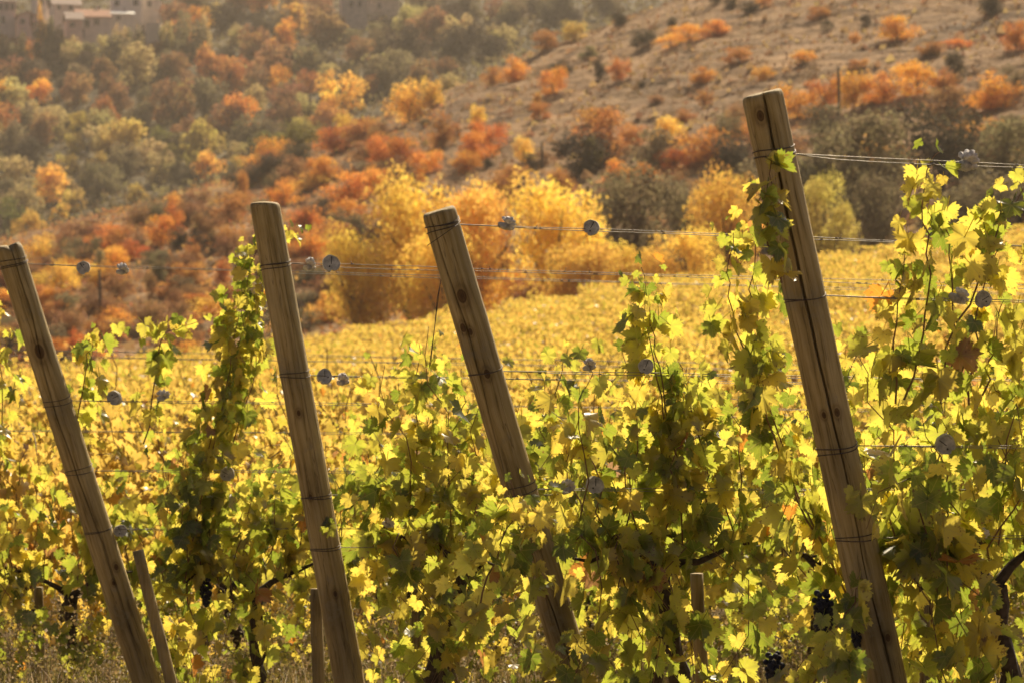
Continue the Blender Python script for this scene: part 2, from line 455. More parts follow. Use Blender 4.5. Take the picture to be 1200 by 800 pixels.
sheet('vineyard_ground', near, WU, M_SOIL)
WH = np.concatenate([np.linspace(-3600, -400, 16)[:-1], np.linspace(-400, 1600, 230), np.linspace(1600, 4800, 16)[1:]])
sheet('hillside', np.linspace(121, 345, 330), WH, M_HILL)
sheet('far_hill', np.concatenate([np.linspace(345, 660, 130), np.linspace(660, 1000, 30)[1:]]), WU, M_FAR)
# the headland track the picture is taken from
xs = np.linspace(-70, 70, 80); ys = np.concatenate([np.linspace(-120, 0, 25), np.linspace(0, 6.6, 14)[1:]])
XX, YY = np.meshgrid(xs, ys); ZZ = np.full(XX.shape, -1.40) + 0.02 * hsum(XX, YY, 9, 3, 2)
ii = np.arange(XX.size).reshape(XX.shape)
hf = np.stack([ii[:-1, :-1], ii[:-1, 1:], ii[1:, 1:], ii[1:, :-1]], -1).reshape(-1, 4)
tag(obj('headland_track', mesh_from(np.stack([XX, YY, ZZ], -1).reshape(-1, 3), hf, M_SOIL, True)), kind='structure')

# ------------------------------------------------------------------ vine leaf meshes
HALF = [(0, 1.0), (6, .82), (11, .92), (16, .72), (21, .80), (28, .58), (34, .76), (39, .68), (47, .94), (53, .76), (59, .84), (67, .66), (71, .72), (80, .54),
        (88, .70), (94, .63), (104, .80), (111, .65), (118, .73), (129, .58), (139, .63), (153, .48), (170, .28)]
def leaf_shape(seed):
    r = random.Random(seed)
    pts = []
    for a, q in HALF: pts.append((a, q))
    full = [(a, q) for a, q in pts] + [(180, 0.07)] + [(360 - a, q) for a, q in reversed(pts[1:])]
    cup = r.uniform(-0.40, 0.30); fold = r.uniform(0.10, 0.55); wav = r.uniform(0.05, 0.14); ph = r.uniform(0, 6)
    droop = r.uniform(0.05, 0.55)
    v = [(0, 0.0, 0)]
    for a, q in full:
        q = q * r.uniform(0.92, 1.08)
        t = math.radians(a)
        x = math.sin(t) * q; y = math.cos(t) * q
        z = cup * q * q + fold * abs(x) - droop * max(0, y) ** 2 + wav * math.sin(5 * t + ph) * q
        v.append((x, y, z))
    n = len(full)
    f = [(0, 1 + (i + 1) % n, 1 + i) for i in range(n)]
    # petiole: a thin three sided stalk running back from the notch
    b = len(v)
    w = 0.022
    for (yy, zz) in ((0.0, 0.0), (-0.85, 0.18)):
        v += [(-w, yy, zz), (w, yy, zz), (0, yy, zz - 1.7 * w)]
    f += [(b, b + 1, b + 4), (b, b + 4, b + 3), (b + 1, b + 2, b + 5), (b + 1, b + 5, b + 4), (b + 2, b, b + 3), (b + 2, b + 3, b + 5)]
    return np.array(v), np.array(f)
LEAF_SHAPES = [leaf_shape(s) for s in range(8)]
LEAF_MESH = [mesh_from(v, f, M_LEAF, True, np.zeros(len(v)), 'leaf', v) for v, f in LEAF_SHAPES]
def small_leaf():
    o = [(0, 1), (30, .55), (52, .9), (82, .5), (112, .7), (150, .45), (180, .1), (210, .45), (248, .7), (278, .5), (308, .9), (330, .55)]
    v = [(0, 0, 0.05)] + [(math.sin(math.radians(a)) * q, math.cos(math.radians(a)) * q, 0.25 * abs(math.sin(math.radians(a)) * q) - .2 * max(0, math.cos(math.radians(a)) * q) ** 2) for a, q in o]
    return np.array(v), np.array([(0, 1 + (i + 1) % 12, 1 + i) for i in range(12)])
SMALL = small_leaf()

def basis(nrm, tip):
    """rows of 3x3 matrices whose columns are side, tip, normal"""
    tip = tip / np.linalg.norm(tip, axis=1, keepdims=True)
    nrm = nrm - tip * np.sum(nrm * tip, 1, keepdims=True)
    nrm = nrm / np.maximum(np.linalg.norm(nrm, axis=1, keepdims=True), 1e-6)
    side = np.cross(tip, nrm)
    return np.stack([side, tip, nrm], axis=2)

def joined_leaves(pos, B, size, shapes, tints):
    V = []; Fc = []; T = []; n = 0
    global LCO
    LC = []
    pick = RNG.integers(0, len(shapes), len(pos))
    for s, (v, f) in enumerate(shapes):
        m = pick == s
        if not m.any(): continue
        w = np.einsum('nij,vj->nvi', B[m] * size[m, None, None], v) + pos[m][:, None, :]
        k = len(v)
        V.append(w.reshape(-1, 3)); T.append(np.repeat(tints[m], k)); LC.append(np.tile(v, (int(m.sum()), 1)))
        off = n + np.arange(m.sum())[:, None, None] * k
        Fc.append((f[None] + off).reshape(-1, 3)); n += m.sum() * k
    LCO = np.concatenate(LC)
    return np.concatenate(V), np.concatenate(Fc), np.concatenate(T)

# ------------------------------------------------------------------ rows
ROW = np.array([0.929, 0.370, 0.0]); ROWN = np.array([-0.370, 0.929, 0.0])
RZ = math.atan2(ROW[1], ROW[0])
SPX = 1.70
_c, _s = math.cos(-RZ), math.sin(-RZ)
SUN_LOCAL = np.array([to_sun[0] * _c - to_sun[1] * _s, to_sun[0] * _s + to_sun[1] * _c, to_sun[2]])
SUN_W = np.array(to_sun)

def shoot_path(start, h, lean, out, rnd, droop=0.0, n=9):
    """a cane in vine coordinates: x along the row, y across, z up"""
    p = []
    for i in range(n):
        t = i / (n - 1)
        x = start[0] + lean * t + 0.05 * math.sin(3.1 * t + rnd.random() * 2)
        y = start[1] + out * t + 0.035 * math.sin(5 * t + rnd.random() * 3)
        z = start[2] + h * t
        if droop and t > 0.55:
            q = (t - 0.55) / 0.45
            z -= droop * q * q; x += 0.45 * droop * q * (1 if lean >= 0 else -1); y += out * 0.7 * q
        p.append((x, y, z))
    return np.array(p)

def leaves_on(path, rnd, step=0.05, size=(0.045, 0.075), spread=0.07, dens=1.0):
    """positions, normals, tips and sizes of leaves along a cane"""
    seg = np.linalg.norm(np.diff(path, axis=0), axis=1); cum = np.concatenate([[0], np.cumsum(seg)])
    n = max(3, int(cum[-1] / step * dens))
    s = np.linspace(0.06 * cum[-1], cum[-1], n)
    pos = np.stack([np.interp(s, cum, path[:, k]) for k in range(3)], 1)
    a = rnd.uniform(0, 6.28, n)
    a = np.where(rnd.random(n) < 0.75, np.where(np.arange(n) % 2 == 0, -1.57, 1.57) + rnd.normal(0, 0.75, n), a)
    out = np.stack([np.cos(a), np.sin(a), np.zeros(n)], 1)
    pl = rnd.uniform(0.35, 1.25, n)[:, None] * spread
    pos = pos + out * pl + np.array([0, 0, 1]) * rnd.normal(0.01, 0.02, n)[:, None]
    tip = out * rnd.uniform(0.15, 0.8, n)[:, None] + np.array([0, 0, -1]) * rnd.uniform(0.35, 1.1, n)[:, None] + rnd.normal(0, 0.3, (n, 3))
    # leaf blades turn their upper face to the sun, loosely
    nrm = out * rnd.uniform(0.1, 0.6, n)[:, None] + SUN_LOCAL * rnd.uniform(0.3, 1.3, n)[:, None] + rnd.normal(0, 0.38, (n, 3))
    sz = rnd.uniform(size[0], size[1], n)
    sz = sz * np.interp(np.linspace(0, 1, n), [0, 0.75, 1], [1.05, 0.95, 0.5])
    return pos, basis(nrm, tip), sz

def trunk_mesh(seed, h=0.62, lean=0.0):
    rnd = random.Random(seed); mb = MB(); random.seed(seed)
    pts = []; rr = []
    for i in range(12):
        t = i / 11
        pts.append((lean * t + 0.035 * math.sin(4 * t + seed) + rnd.uniform(-.008, .008), 0.03 * math.sin(3.3 * t + 2 * seed), -0.08 + (h + 0.08) * t))
        rr.append((0.038 - 0.013 * t) * rnd.uniform(0.8, 1.25) + (0.012 if i == 0 else 0))
    rr[-1] *= 1.3
    mb.tube(pts, rr, 9, True, 0.16)
    top = pts[-1]
    for s in (-1, 1):
        arm = [top]
        for k in range(1, 6):
            t = k / 5
            arm.append((top[0] + s * 0.34 * t, top[1] + rnd.uniform(-.02, .02), top[2] + 0.03 + rnd.uniform(.03, .12) * math.sin(t * 2.0) + rnd.uniform(-.01, .01)))
        mb.tube(arm, [0.022, 0.015, 0.011, 0.009, 0.007, 0.005], 7, True, 0.14)
    return mesh_from(mb.v, mb.f, M_BARK, False, name='trunk'), top

def cane_mesh(path, r0=0.0042):
    mb = MB(); n = len(path)
    mb.tube(path, [r0 * (1 - 0.65 * i / (n - 1)) for i in range(n)], 5, False)
    return mesh_from(mb.v, mb.f, M_CANE, True, name='cane')

def vine_data(seed, shoots=11, hmul=1.0, step=0.05, size=(0.045, 0.078)):
    rnd = np.random.default_rng(seed); pr = random.Random(seed)
    tm, top = trunk_mesh(seed, h=pr.uniform(0.50, 0.62), lean=pr.uniform(-.10, .10))
    paths = []
    for i in range(shoots):
        x0 = -0.42 + 0.84 * (i + pr.uniform(0.1, 0.9)) / shoots
        h = pr.uniform(0.50, 0.86) * hmul
        if pr.random() < 0.12: h *= 1.3
        paths.append((shoot_path((top[0] + x0, 0, top[2] + 0.06), h, pr.uniform(-.14, .14), pr.uniform(-.17, .17), pr, pr.choice([0, 0, .18, .34])), 'cane'))
    for i in range(8):       # laterals that hang low in front of the head
        x0 = pr.uniform(-.42, .42); sd = pr.choice([-1, 1])
        a = [(top[0] + x0, 0, top[2] + 0.1)]
        for k in range(1, 6):
            a.append((a[0][0] + 0.05 * k * pr.uniform(-.6, 1), sd * 0.042 * k, top[2] + 0.14 + 0.05 * k - 0.034 * k * k))
        paths.append((np.array(a), 'cane'))
    return tm, paths, rnd

def to_local(pt, root, rz):
    d = np.asarray(pt) - np.asarray(root); c, s = math.cos(-rz), math.sin(-rz)
    return np.array([d[0] * c - d[1] * s, d[0] * s + d[1] * c, d[2]])

# ------------------------------------------------------------------ end posts
def make_post(name, label, top_px, slope, D, width, knots, crack, top_kind, seed, taper=0.98, tone=1.0):
    """crack: list of (fraction down, fraction across -1..1 of the visible face, half width in m)"""
    tp = P(top_px[0], top_px[1], D)
    dn = np.array([slope, slope * 0.398, -1.0])
    # length until the ground is met, plus a part that stands in the soil
    L = 1.5
    while tp[2] - L > gz(tp[0] + dn[0] * L, tp[1] + dn[1] * L): L += 0.005
    base = tp + dn * L
    root = empty(name, base)
    zax = Vector(-dn).normalized()
    q = zax.to_track_quat('Z', 'Y')
    # local frame: z along the post, -y towards the camera
    xax = Vector((1, 0, 0)); xax = (xax - zax * xax.dot(zax)).normalized(); yax = zax.cross(xax)
    R = Matrix((xax, yax, zax)).transposed()
    Lt = L * math.sqrt(1 + slope * slope * 1.16)
    r0 = width / 2
    NS = 112; NR = 90
    rnd = np.random.default_rng(seed)
    s = np.concatenate([np.concatenate([np.linspace(-0.35, Lt - 0.10, NR - 16), np.linspace(Lt - 0.09, Lt - 0.016, 16)]), [Lt - 0.006, Lt]])
    cf = np.array([c[0] for c in crack]); ca = np.array([c[1] for c in crack]); cw = np.array([c[2] for c in crack])
    V = []
    for i, z in enumerate(s):
        fr = (Lt - z) / Lt
        acr = -math.pi / 2 + math.asin(max(-.95, min(.95, np.interp(fr, cf, ca) + 0.02 * math.sin(23 * fr + seed) + 0.012 * math.sin(61 * fr))))
        w = np.interp(fr, cf, cw)
        r = r0 * (taper + (1 - taper) * fr * 2) * (1 + 0.012 * math.sin(5 * fr + seed) + 0.008 * math.sin(17 * fr + 2 * seed))
        if i >= NR: r *= (0.972, 0.90)[i - NR]
        if top_kind == 'slant': r *= 1 - 0.045 * math.exp(-((Lt - z - 0.050) / 0.009) ** 2)
        base_ang = np.linspace(0, 2 * math.pi, NS, endpoint=False)
        ang = base_ang.copy()
        hw = w / r
        # three columns make the split, the others are spread over the rest
        k = np.arange(NS)
        e = max(hw, 0.004)
        rest = np.linspace(e * 1.45, 2 * math.pi - e * 1.45, NS - 5)
        ang = np.concatenate([[0, e * 0.9, e], rest, [2 * math.pi - e, 2 * math.pi - e * 0.9]])
        aa = acr + ang
        bump = 0.010 * np.sin(3 * aa + seed) + 0.006 * np.sin(7 * aa + 2 * seed + 2 * fr) + 0.004 * np.sin(19 * aa + 9 * fr)
        rr = r * (1 + bump) + rnd.normal(0, 0.0003, NS)
        dp = min(0.05, 12 * w)
        rr[0] = r - dp; rr[1] -= 0.25 * dp; rr[-1] -= 0.25 * dp
        zz = np.full(NS, z)
        if i >= NR - 1 or z > Lt - 0.25:
            k2 = max(0, 1 - (Lt - z) / 0.25)
            x = np.cos(aa) * rr / r0
            if top_kind == 'slant': zz = zz + k2 * (0.001 * x + 0.0012 * np.sin(3 * aa))
            elif top_kind == 'notch': zz = zz + k2 * (-0.018 * x + 0.020 * np.exp(-((x - 0.75) / 0.22) ** 2) - 0.014 * np.exp(-((x - 0.35) / 0.2) ** 2))
            elif top_kind == 'round': zz = zz - k2 * (0.006 * np.abs(x) ** 2 + 0.010 * x)
            else: zz = zz + k2 * (0.002 * x + 0.0008 * np.sin(4 * aa))
        V.append(np.stack([np.cos(aa) * rr, np.sin(aa) * rr, zz], 1))
    # the sawn top: two inner rings and a centre
    for q2, dz in ((0.6, 0.0015), (0.25, 0.001)):
        ring = V[NR + 1].copy(); c = ring.mean(0); ring[:, :2] *= q2; ring[:, 2] = c[2] + (ring[:, 2] - c[2]) * q2 + dz
        ring[0, :2] *= 0.8
        V.append(ring)
    V = np.array(V); nr = V.shape[0]
    idx = np.arange(nr * NS).reshape(nr, NS); nx = np.roll(idx, -1, axis=1)
    f = np.stack([idx[:-1], nx[:-1], nx[1:], idx[1:]], -1).reshape(-1, 4)
    faces = [tuple(t) for t in f.tolist()] + [tuple(idx[-1].tolist())]
    me = mesh_from(V.reshape(-1, 3), faces, mat_wood(name + '_wood', knots(Lt, r0), tone), True, name='shaft')
    root.rotation_mode = 'QUATERNION'
    root.rotation_quaternion = R.to_quaternion()
    tag(root, label, 'post', 'leaning wooden end posts of the vine rows')
    obj('shaft', me, root)
    return dict(root=root, R=R, base=base, top=tp, dn=dn, L=L, Lt=Lt, r=r0, D=D)

def knot_list(*ks):
    # (fraction down, across -1..1, size)
    return lambda Lt, r: [(k[1] * r, -math.sqrt(max(0, 1 - k[1] ** 2)) * r, Lt * (1 - k[0]), k[2]) for k in ks]

POSTS = {}
POSTS[4] = make_post('end_post', 'tallest leaning wooden post, a long dark split running down its whole face', (892, 110), 0.2235, 8.3, 0.121,
    knot_list((0.03, -0.35, 0.03), (0.47, 0.3, 0.024), (0.47, -0.35, 0.018), (0.81, 0.45, 0.022)),
    [(0, -0.02, 0.0036), (0.1, -0.05, 0.0046), (0.3, -0.10, 0.0052), (0.45, 0.02, 0.0045), (0.6, 0.10, 0.0025), (0.72, 0.05, 0.0015), (0.82, 0.22, 0.0036), (1, 0.30, 0.0040)], 'flat', 1, tone=0.96)
POSTS[3] = make_post('end_post', 'leaning wooden post with a slanted top and a round dark knot below it', (514, 247), 0.290, 9.7, 0.118,
    knot_list((0.155, -0.05, 0.045), (0.30, 0.1, 0.03), (0.21, -0.5, 0.028), (0.22, -0.15, 0.022), (0.62, 0.1, 0.03)),
    [(0, -0.55, 0.003), (0.12, -0.45, 0.0032), (0.2, -0.30, 0.0026), (0.3, -0.35, 0.0016), (0.5, -0.6, 0.0024), (0.75, -0.1, 0.0030), (1, 0.25, 0.0036)], 'slant', 2, tone=0.88)
POSTS[2] = make_post('end_post', 'most upright wooden post, rounded top, a dense leafy shoot climbing beside it', (310, 237), 0.170, 11.2, 0.119,
    knot_list((0.56, -0.3, 0.02), (0.40, -0.1, 0.022), (0.75, 0.2, 0.022)),
    [(0, 0.55, 0.0006), (0.15, 0.5, 0.001), (0.4, 0.45, 0.001), (0.7, 0.5, 0.001), (1, 0.5, 0.001)], 'round', 3, tone=0.98)
POSTS[1] = make_post('end_post', 'leaning wooden post with a notched splintered top, next to a short broken stake', (10, 289), 0.294, 12.6, 0.124,
    knot_list((0.22, 0.05, 0.06), (0.72, 0.1, 0.02), (0.69, 0.6, 0.026)),
    [(0, 0.35, 0.002), (0.15, 0.3, 0.0022), (0.25, -0.05, 0.0016), (0.35, -0.2, 0.003), (0.5, -0.05, 0.0034), (0.62, 0.2, 0.0016), (1, 0.2, 0.0008)], 'notch', 4, tone=0.92)
BASES = {k: POSTS[k]['base'] for k in POSTS}
n1 = float(np.dot(BASES[1], ROWN))
def row_base(k):
    """start of a row; rows 4..1 start at the posts, lower numbers lie further off and start out of frame"""
    if k >= 1: return BASES[k]
    b = BASES[1] + np.array([-0.95, 1.45, 0]) * (1 - k)
    off = n1 + SPX * (1 - k) - float(np.dot(b, ROWN))
    return b + ROWN * off
def row_at(k, px):
    """distance of row k on the line of sight of that picture column"""
    b = row_base(k); g = (px - 600) / F
    t = (g * b[1] - b[0]) / (ROW[0] - g * ROW[1])
    return t, b[1] + ROW[1] * t

# ------------------------------------------------------------------ wires
def sag_wire(k, py_at_post, label, length=None, gap=0.010, seed=0, px0=None, wraps=2, noose=True, slope=-0.0275):
    rnd = random.Random(seed)
    if k in POSTS:
        p = POSTS[k]; fr = (py_at_post - (HZ - p['top'][2] / p['D'] * F)) / ((HZ - p['base'][2] / p['base'][1] * F) - (HZ - p['top'][2] / p['D'] * F))
        c = p['top'] + (p['base'] - p['top']) * fr
    else:
        b = row_base(k); c = P(px0, py_at_post, row_at(k, px0)[1])
    root = empty('trellis_wire', c)
    if length is None:
        t_end, _ = row_at(k, 1330)
        t0 = float(np.dot(c - row_base(k), ROW)); length = max(1.0, t_end - t0)
    n = max(12, int(length / 0.12))
    for s in range(2):
        mb = MB(); pts = []
        for i in range(n + 1):
            t = i / n * length
            q = ROW * t
            g = gap * (1 if s else -1) * min(1, t / 0.25) * (0.75 + 0.35 * math.sin(t * 2.1 + seed + s))
            pts.append((q[0], q[1], slope * t + g + 0.0012 * math.sin(t * 9 + s * 2)))
        if k in POSTS:
            # the strand starts on the right hand face of the post
            r = POSTS[k]['r'] * 1.0
            pts = [(p0[0] + r * 0.9 * max(0, 1 - i / 2.0), p0[1], p0[2]) if i < 2 else p0 for i, p0 in enumerate(pts)]
            pts = [pts[0]] + [p0 for p0 in pts[1:] if p0[0] > r * 1.1]
        mb.tube(pts, 0.00135, 5, False)
        for b in range(int(length / 0.11)):
            if rnd.random() < 0.4:
                t = rnd.uniform(0.15, length); q = ROW * t
                g = gap * (1 if s else -1) * (0.75 + 0.35 * math.sin(t * 2.1 + seed + s))
                z = slope * t + g
                mb.tube([(q[0] - 0.005, q[1], z), (q[0], q[1] - 0.002, z + 0.001), (q[0] + 0.005, q[1], z)], 0.0028, 5, True)
                if rnd.random() < 0.3:
                    mb.tube([(q[0], q[1], z), (q[0] + rnd.uniform(-.012, .012), q[1] - 0.006, z + rnd.uniform(.006, .018))], 0.0011, 4, True)
        mb.build('strand', M_WIRE, root, True)
    if k in POSTS and wraps:
        p = POSTS[k]; mb = MB()
        xa, ya, za = (Vector(p['R'].col[i]) for i in range(3))
        for w in range(wraps):
            pts = []; r = p['r'] * 1.022
            tilt = rnd.uniform(-.1, .1); off = rnd.uniform(-0.010, 0.010) + (w - (wraps - 1) / 2) * 0.011
            for i in range(41):
                a = 2 * math.pi * i / 40
                pts.append(xa * math.cos(a) * r + ya * math.sin(a) * r + za * (off + tilt * r * math.cos(a + w) + 0.004 * math.sin(2 * a)))
            mb.tube(pts, 0.0017, 5, False)
        # twisted tail where the wire is tied off
        if False:
            pts = []
            for i in range(16):
                t = i / 15; pts.append(xa * (p['r'] * 1.02 + 0.05 * t) + ya * (-0.01) + za * (0.004 * math.sin(20 * t)) + xa.cross(ya) * 0 + ya * 0.004 * math.cos(20 * t))
            mb.tube(pts, 0.0018, 5, True)
        mb.build('post_wrap', M_WRAP, root, True)
    tag(root, label, 'wire', 'paired trellis wires')
    return root
WHO = {4: 'tallest split post', 3: 'slant topped post', 2: 'most upright post', 1: 'notched post by the stake'}
NTH = ['top', 'second', 'third', 'fourth']
for k, ys, gaps in ((4, [180, 343, 518, 627], [0.010, 0.005, 0.004, 0.004]), (3, [263, 432, 570], [0.004, 0.004, 0.004]),
                    (2, [308, 438, 578, 640], [0.008, 0.004, 0.004, 0.004]), (1, [309, 467, 549, 618], [0.005, 0.004, 0.004, 0.003])):
    for i, yy in enumerate(ys):
        sag_wire(k, yy, 'paired grey trellis wire, %s one tied to the %s' % (NTH[i], WHO[k]), seed=k * 10 + i, gap=gaps[i], wraps=3 if i == 0 else 2)
for i, (k, yy) in enumerate(((0, 416), (0, 504), (-1, 409))):
    sag_wire(k, yy, 'thin grey trellis wire of a row behind the posts, %s' % ['above its leaves', 'low among leaves', 'crossing the yellow field'][i], seed=70 + i, px0=-40, gap=0.004)

# loose guy wire that hangs from the slant topped post
p3 = POSTS[3]; g0 = p3['top'] + (p3['base'] - p3['top']) * 0.13
mb = MB()
mb.tube([(-0.062, 0.0, 0.0), (-0.075, 0.02, -0.06), (-0.085, 0.05, -0.16), (-0.105, 0.08, -0.30)], 0.0014, 5)
mb.tube([(-0.062, 0.0, 0.004), (-0.070, 0.02, -0.05), (-0.086, 0.05, -0.17), (-0.10, 0.08, -0.29)], 0.0012, 5)
gw = mb.build('hanging_wire', M_WRAP, None, True, loc=g0)
tag(gw, 'loose wire hanging from the slant topped post to the leaves', 'wire')
# the same post carries a diagonal tie near its top
mb = MB()
mb.tube([(-0.05, -0.050, -0.075), (-0.02, -0.066, -0.055), (0.03, -0.062, -0.020), (0.055, -0.045, -0.002)], 0.0013, 5)
tag(mb.build('tie_wire', M_WRAP, None, True, loc=p3['top'] + p3['dn'] * 0.045), 'short diagonal tie wire across the top of the slant topped post', 'wire')

# ------------------------------------------------------------------ round discs threaded on the wires
DISC_POS = []
def disc_clamp(px, py, k, label, flat=True, dia=0.052, seed=0, D=None):
    rnd = random.Random(seed)
    D = row_at(k, px)[1] - 0.006 if D is None else D
    c = P(px, py, D)
    DISC_POS.append(c)
    root = empty('wire_disc', c, rnd.uniform(-.35, .35))
    r = dia / 2
    if flat:
        mb = MB(); n = 26; prof = [(-0.009, 0.88), (-0.010, 0.97), (-0.006, 1.0), (0.006, 1.0), (0.010, 0.95), (0.010, 0.3)]
        v = [(0, -0.0075, 0)]; f = []
        rings = [(-0.0075, 0.2), (-0.0078, 0.8)] + prof
        for (y, q) in rings:
            for i in range(n):
                a = 2 * math.pi * i / n
                w = q * r * (1 + 0.03 * math.sin(3 * a + seed) + 0.02 * math.sin(7 * a))
                if q > 0.85 and abs(a - (4.4 + seed % 3 * 0.3)) < 0.16: w *= 0.80       # notch in the rim
                v.append((math.cos(a) * w, y, math.sin(a) * w))
        for i in range(n): f.append((0, 1 + i, 1 + (i + 1) % n))
        for j in range(len(rings) - 1):
            for i in range(n):
                a0 = 1 + j * n + i; a1 = 1 + j * n + (i + 1) % n
                f.append((a0, a1 + 0, a1 + n, a0 + n))
        f.append(tuple(1 + (len(rings) - 1) * n + i for i in range(n)))
        mb.add(v, f); mb.build('plate', M_DISC, root)
        mb = MB(); a = rnd.uniform(0, 6.28)
        mb.tube([(math.cos(a) * r * .45, -0.0072, math.sin(a) * r * .45), (math.cos(a) * r * .45, -0.0098, math.sin(a) * r * .45)], r * 0.10, 8)
        mb.build('pin', M_DISCD, root)
        mb = MB(); a = rnd.uniform(0.6, 2.4)
        mb.tube([(-math.cos(a) * r * .1, -0.0085, -math.sin(a) * r * .1), (math.cos(a) * r * .82, -0.0085, math.sin(a) * r * .82)], r * 0.045, 5)
        mb.build('slot', M_DISCD, root)
    else:
        # ribbed spool seen half from its edge: folded fins on a hub
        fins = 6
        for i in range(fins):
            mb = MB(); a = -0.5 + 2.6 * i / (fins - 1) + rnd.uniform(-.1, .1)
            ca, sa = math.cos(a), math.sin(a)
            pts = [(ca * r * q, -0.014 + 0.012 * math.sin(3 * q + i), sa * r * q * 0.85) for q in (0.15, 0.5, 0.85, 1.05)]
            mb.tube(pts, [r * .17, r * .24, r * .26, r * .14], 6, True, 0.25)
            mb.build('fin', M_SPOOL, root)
        mb = MB(); mb.tube([(-r * .75, 0.004, -r * .28), (0, -0.004, -r * .30), (r * .7, 0.004, -r * .25)], [r * .3, r * .52, r * .3], 8, True, 0.12)
        mb.build('hub', M_DISC, root)
    q_ = rnd.uniform(0.88, 1.1); root.scale = (q_, q_, q_ * rnd.uniform(0.88, 1.08)); root.rotation_euler = (rnd.uniform(-.35, .35), rnd.uniform(-.5, .5), rnd.uniform(-.6, .6))
    tag(root, label, 'wire clamp', 'grey discs and spools clamped on the trellis wires')
W4, W3, W2, W1 = (WHO[k] for k in (4, 3, 2, 1))
DISCS = [
    (693, 267, 3, 'flat dark grey disc on top wire of the %s' % W3, True), (593, 263, 3, 'crumpled pale grey spool on top wire of the %s' % W3, False),
    (1152, 351, 4, 'flat round grey disc on second wire of the %s' % W4, True), (1122, 347, 4, 'ribbed pale spool on second wire of the %s' % W4, False),
    (1132, 190, 4, 'large crumpled grey spool on top wire of the %s' % W4, False), (1108, 520, 4, 'grey disc on third wire of the %s, among leaves' % W4, True),
    (1145, 626, 4, 'weathered spool on fourth wire of the %s' % W4, False),
    (98, 314, 1, 'notched grey disc on top wire of the %s' % W1, True), (143, 316, 1, 'pale spool on top wire of the %s' % W1, False),
    (134, 466, 1, 'slotted grey disc on second wire of the %s' % W1, True), (189, 464, 1, 'dull spool on second wire of the %s' % W1, False),
    (266, 555, 1, 'grey disc on third wire of the %s' % W1, True), (140, 622, 1, 'small grey disc on fourth wire of the %s' % W1, True),
    (363, 311, 2, 'rounded grey spool on top wire of the %s' % W2, False), (388, 309, 2, 'grey disc on top wire of the %s' % W2, True),
    (380, 441, 2, 'oval grey disc on second wire of the %s' % W2, True), (402, 445, 2, 'dark spool on second wire of the %s' % W2, False),
    (455, 612, 2, 'dull grey spool on fourth wire of the %s' % W2, False),
    (757, 429, 3, 'grey disc on second wire of the %s' % W3, True), (690, 428, 3, 'dark folded spool on second wire of the %s' % W3, False),
    (697, 568, 3, 'grey disc on third wire of the %s' % W3, True), (665, 571, 3, 'dark spool on third wire of the %s' % W3, False),
    (28, 703, 0, 'round grey disc low by the thin stakes, under the leaves', True), (823, 437, 0, 'dark grey spool in a row behind, over yellow leaves', False),
]
for i, (px, py, k, lab, fl) in enumerate(DISCS):
    disc_clamp(px, py, k, lab, fl, dia={4: 0.056, 3: 0.060, 2: 0.066, 1: 0.068, 0: 0.075}[k] * (1.25 if 'large' in lab else 1), seed=i)

# ------------------------------------------------------------------ grapes
def grape_mesh(seed):
    rnd = random.Random(seed); mb = MB()
    t = (1 + 5 ** .5) / 2
    iv = [Vector(p).normalized() for p in ((-1, t, 0), (1, t, 0), (-1, -t, 0), (1, -t, 0), (0, -1, t), (0, 1, t), (0, -1, -t), (0, 1, -t), (t, 0, -1), (t, 0, 1), (-t, 0, -1), (-t, 0, 1))]
    fc = [(0, 11, 5), (0, 5, 1), (0, 1, 7), (0, 7, 10), (0, 10, 11), (1, 5, 9), (5, 11, 4), (11, 10, 2), (10, 7, 6), (7, 1, 8), (3, 9, 4), (3, 4, 2), (3, 2, 6), (3, 6, 8), (3, 8, 9), (4, 9, 5), (2, 4, 11), (6, 2, 10), (8, 6, 7), (9, 8, 1)]
    # one subdivision
    vv = list(iv); cache = {}; f2 = []
    def mid(a, b):
        k = (min(a, b), max(a, b))
        if k not in cache: cache[k] = len(vv); vv.append(((vv[a] + vv[b]) / 2).normalized())
        return cache[k]
    for a, b, c in fc:
        ab, bc, ca = mid(a, b), mid(b, c), mid(c, a)
        f2 += [(a, ab, ca), (b, bc, ab), (c, ca, bc), (ab, bc, ca)]
    for i in range(64):
        z = -0.120 * (i / 64) ** 0.9
        rr = (0.004 + 0.022 * math.sin(math.pi * min(1, 0.22 + 0.78 * i / 64)) ** 0.7) * rnd.uniform(0.55, 1.0)
        a = i * 2.4 + rnd.uniform(-.3, .3)
        c = Vector((math.cos(a) * rr, math.sin(a) * rr, z + rnd.uniform(-.006, .006))); s = rnd.uniform(0.0075, 0.0095)
        mb.add([c + p * s for p in vv], f2)
    return mesh_from(mb.v, mb.f, M_GRAPE, True, name='grape_cluster')
GRAPES = [grape_mesh(1), grape_mesh(2)]

# ------------------------------------------------------------------ the vines of the rows at the posts
NEAR_GROUP = 'vines trained on the wires of the end posts'
FIELD_GROUP = 'vines in the rows behind the posts'
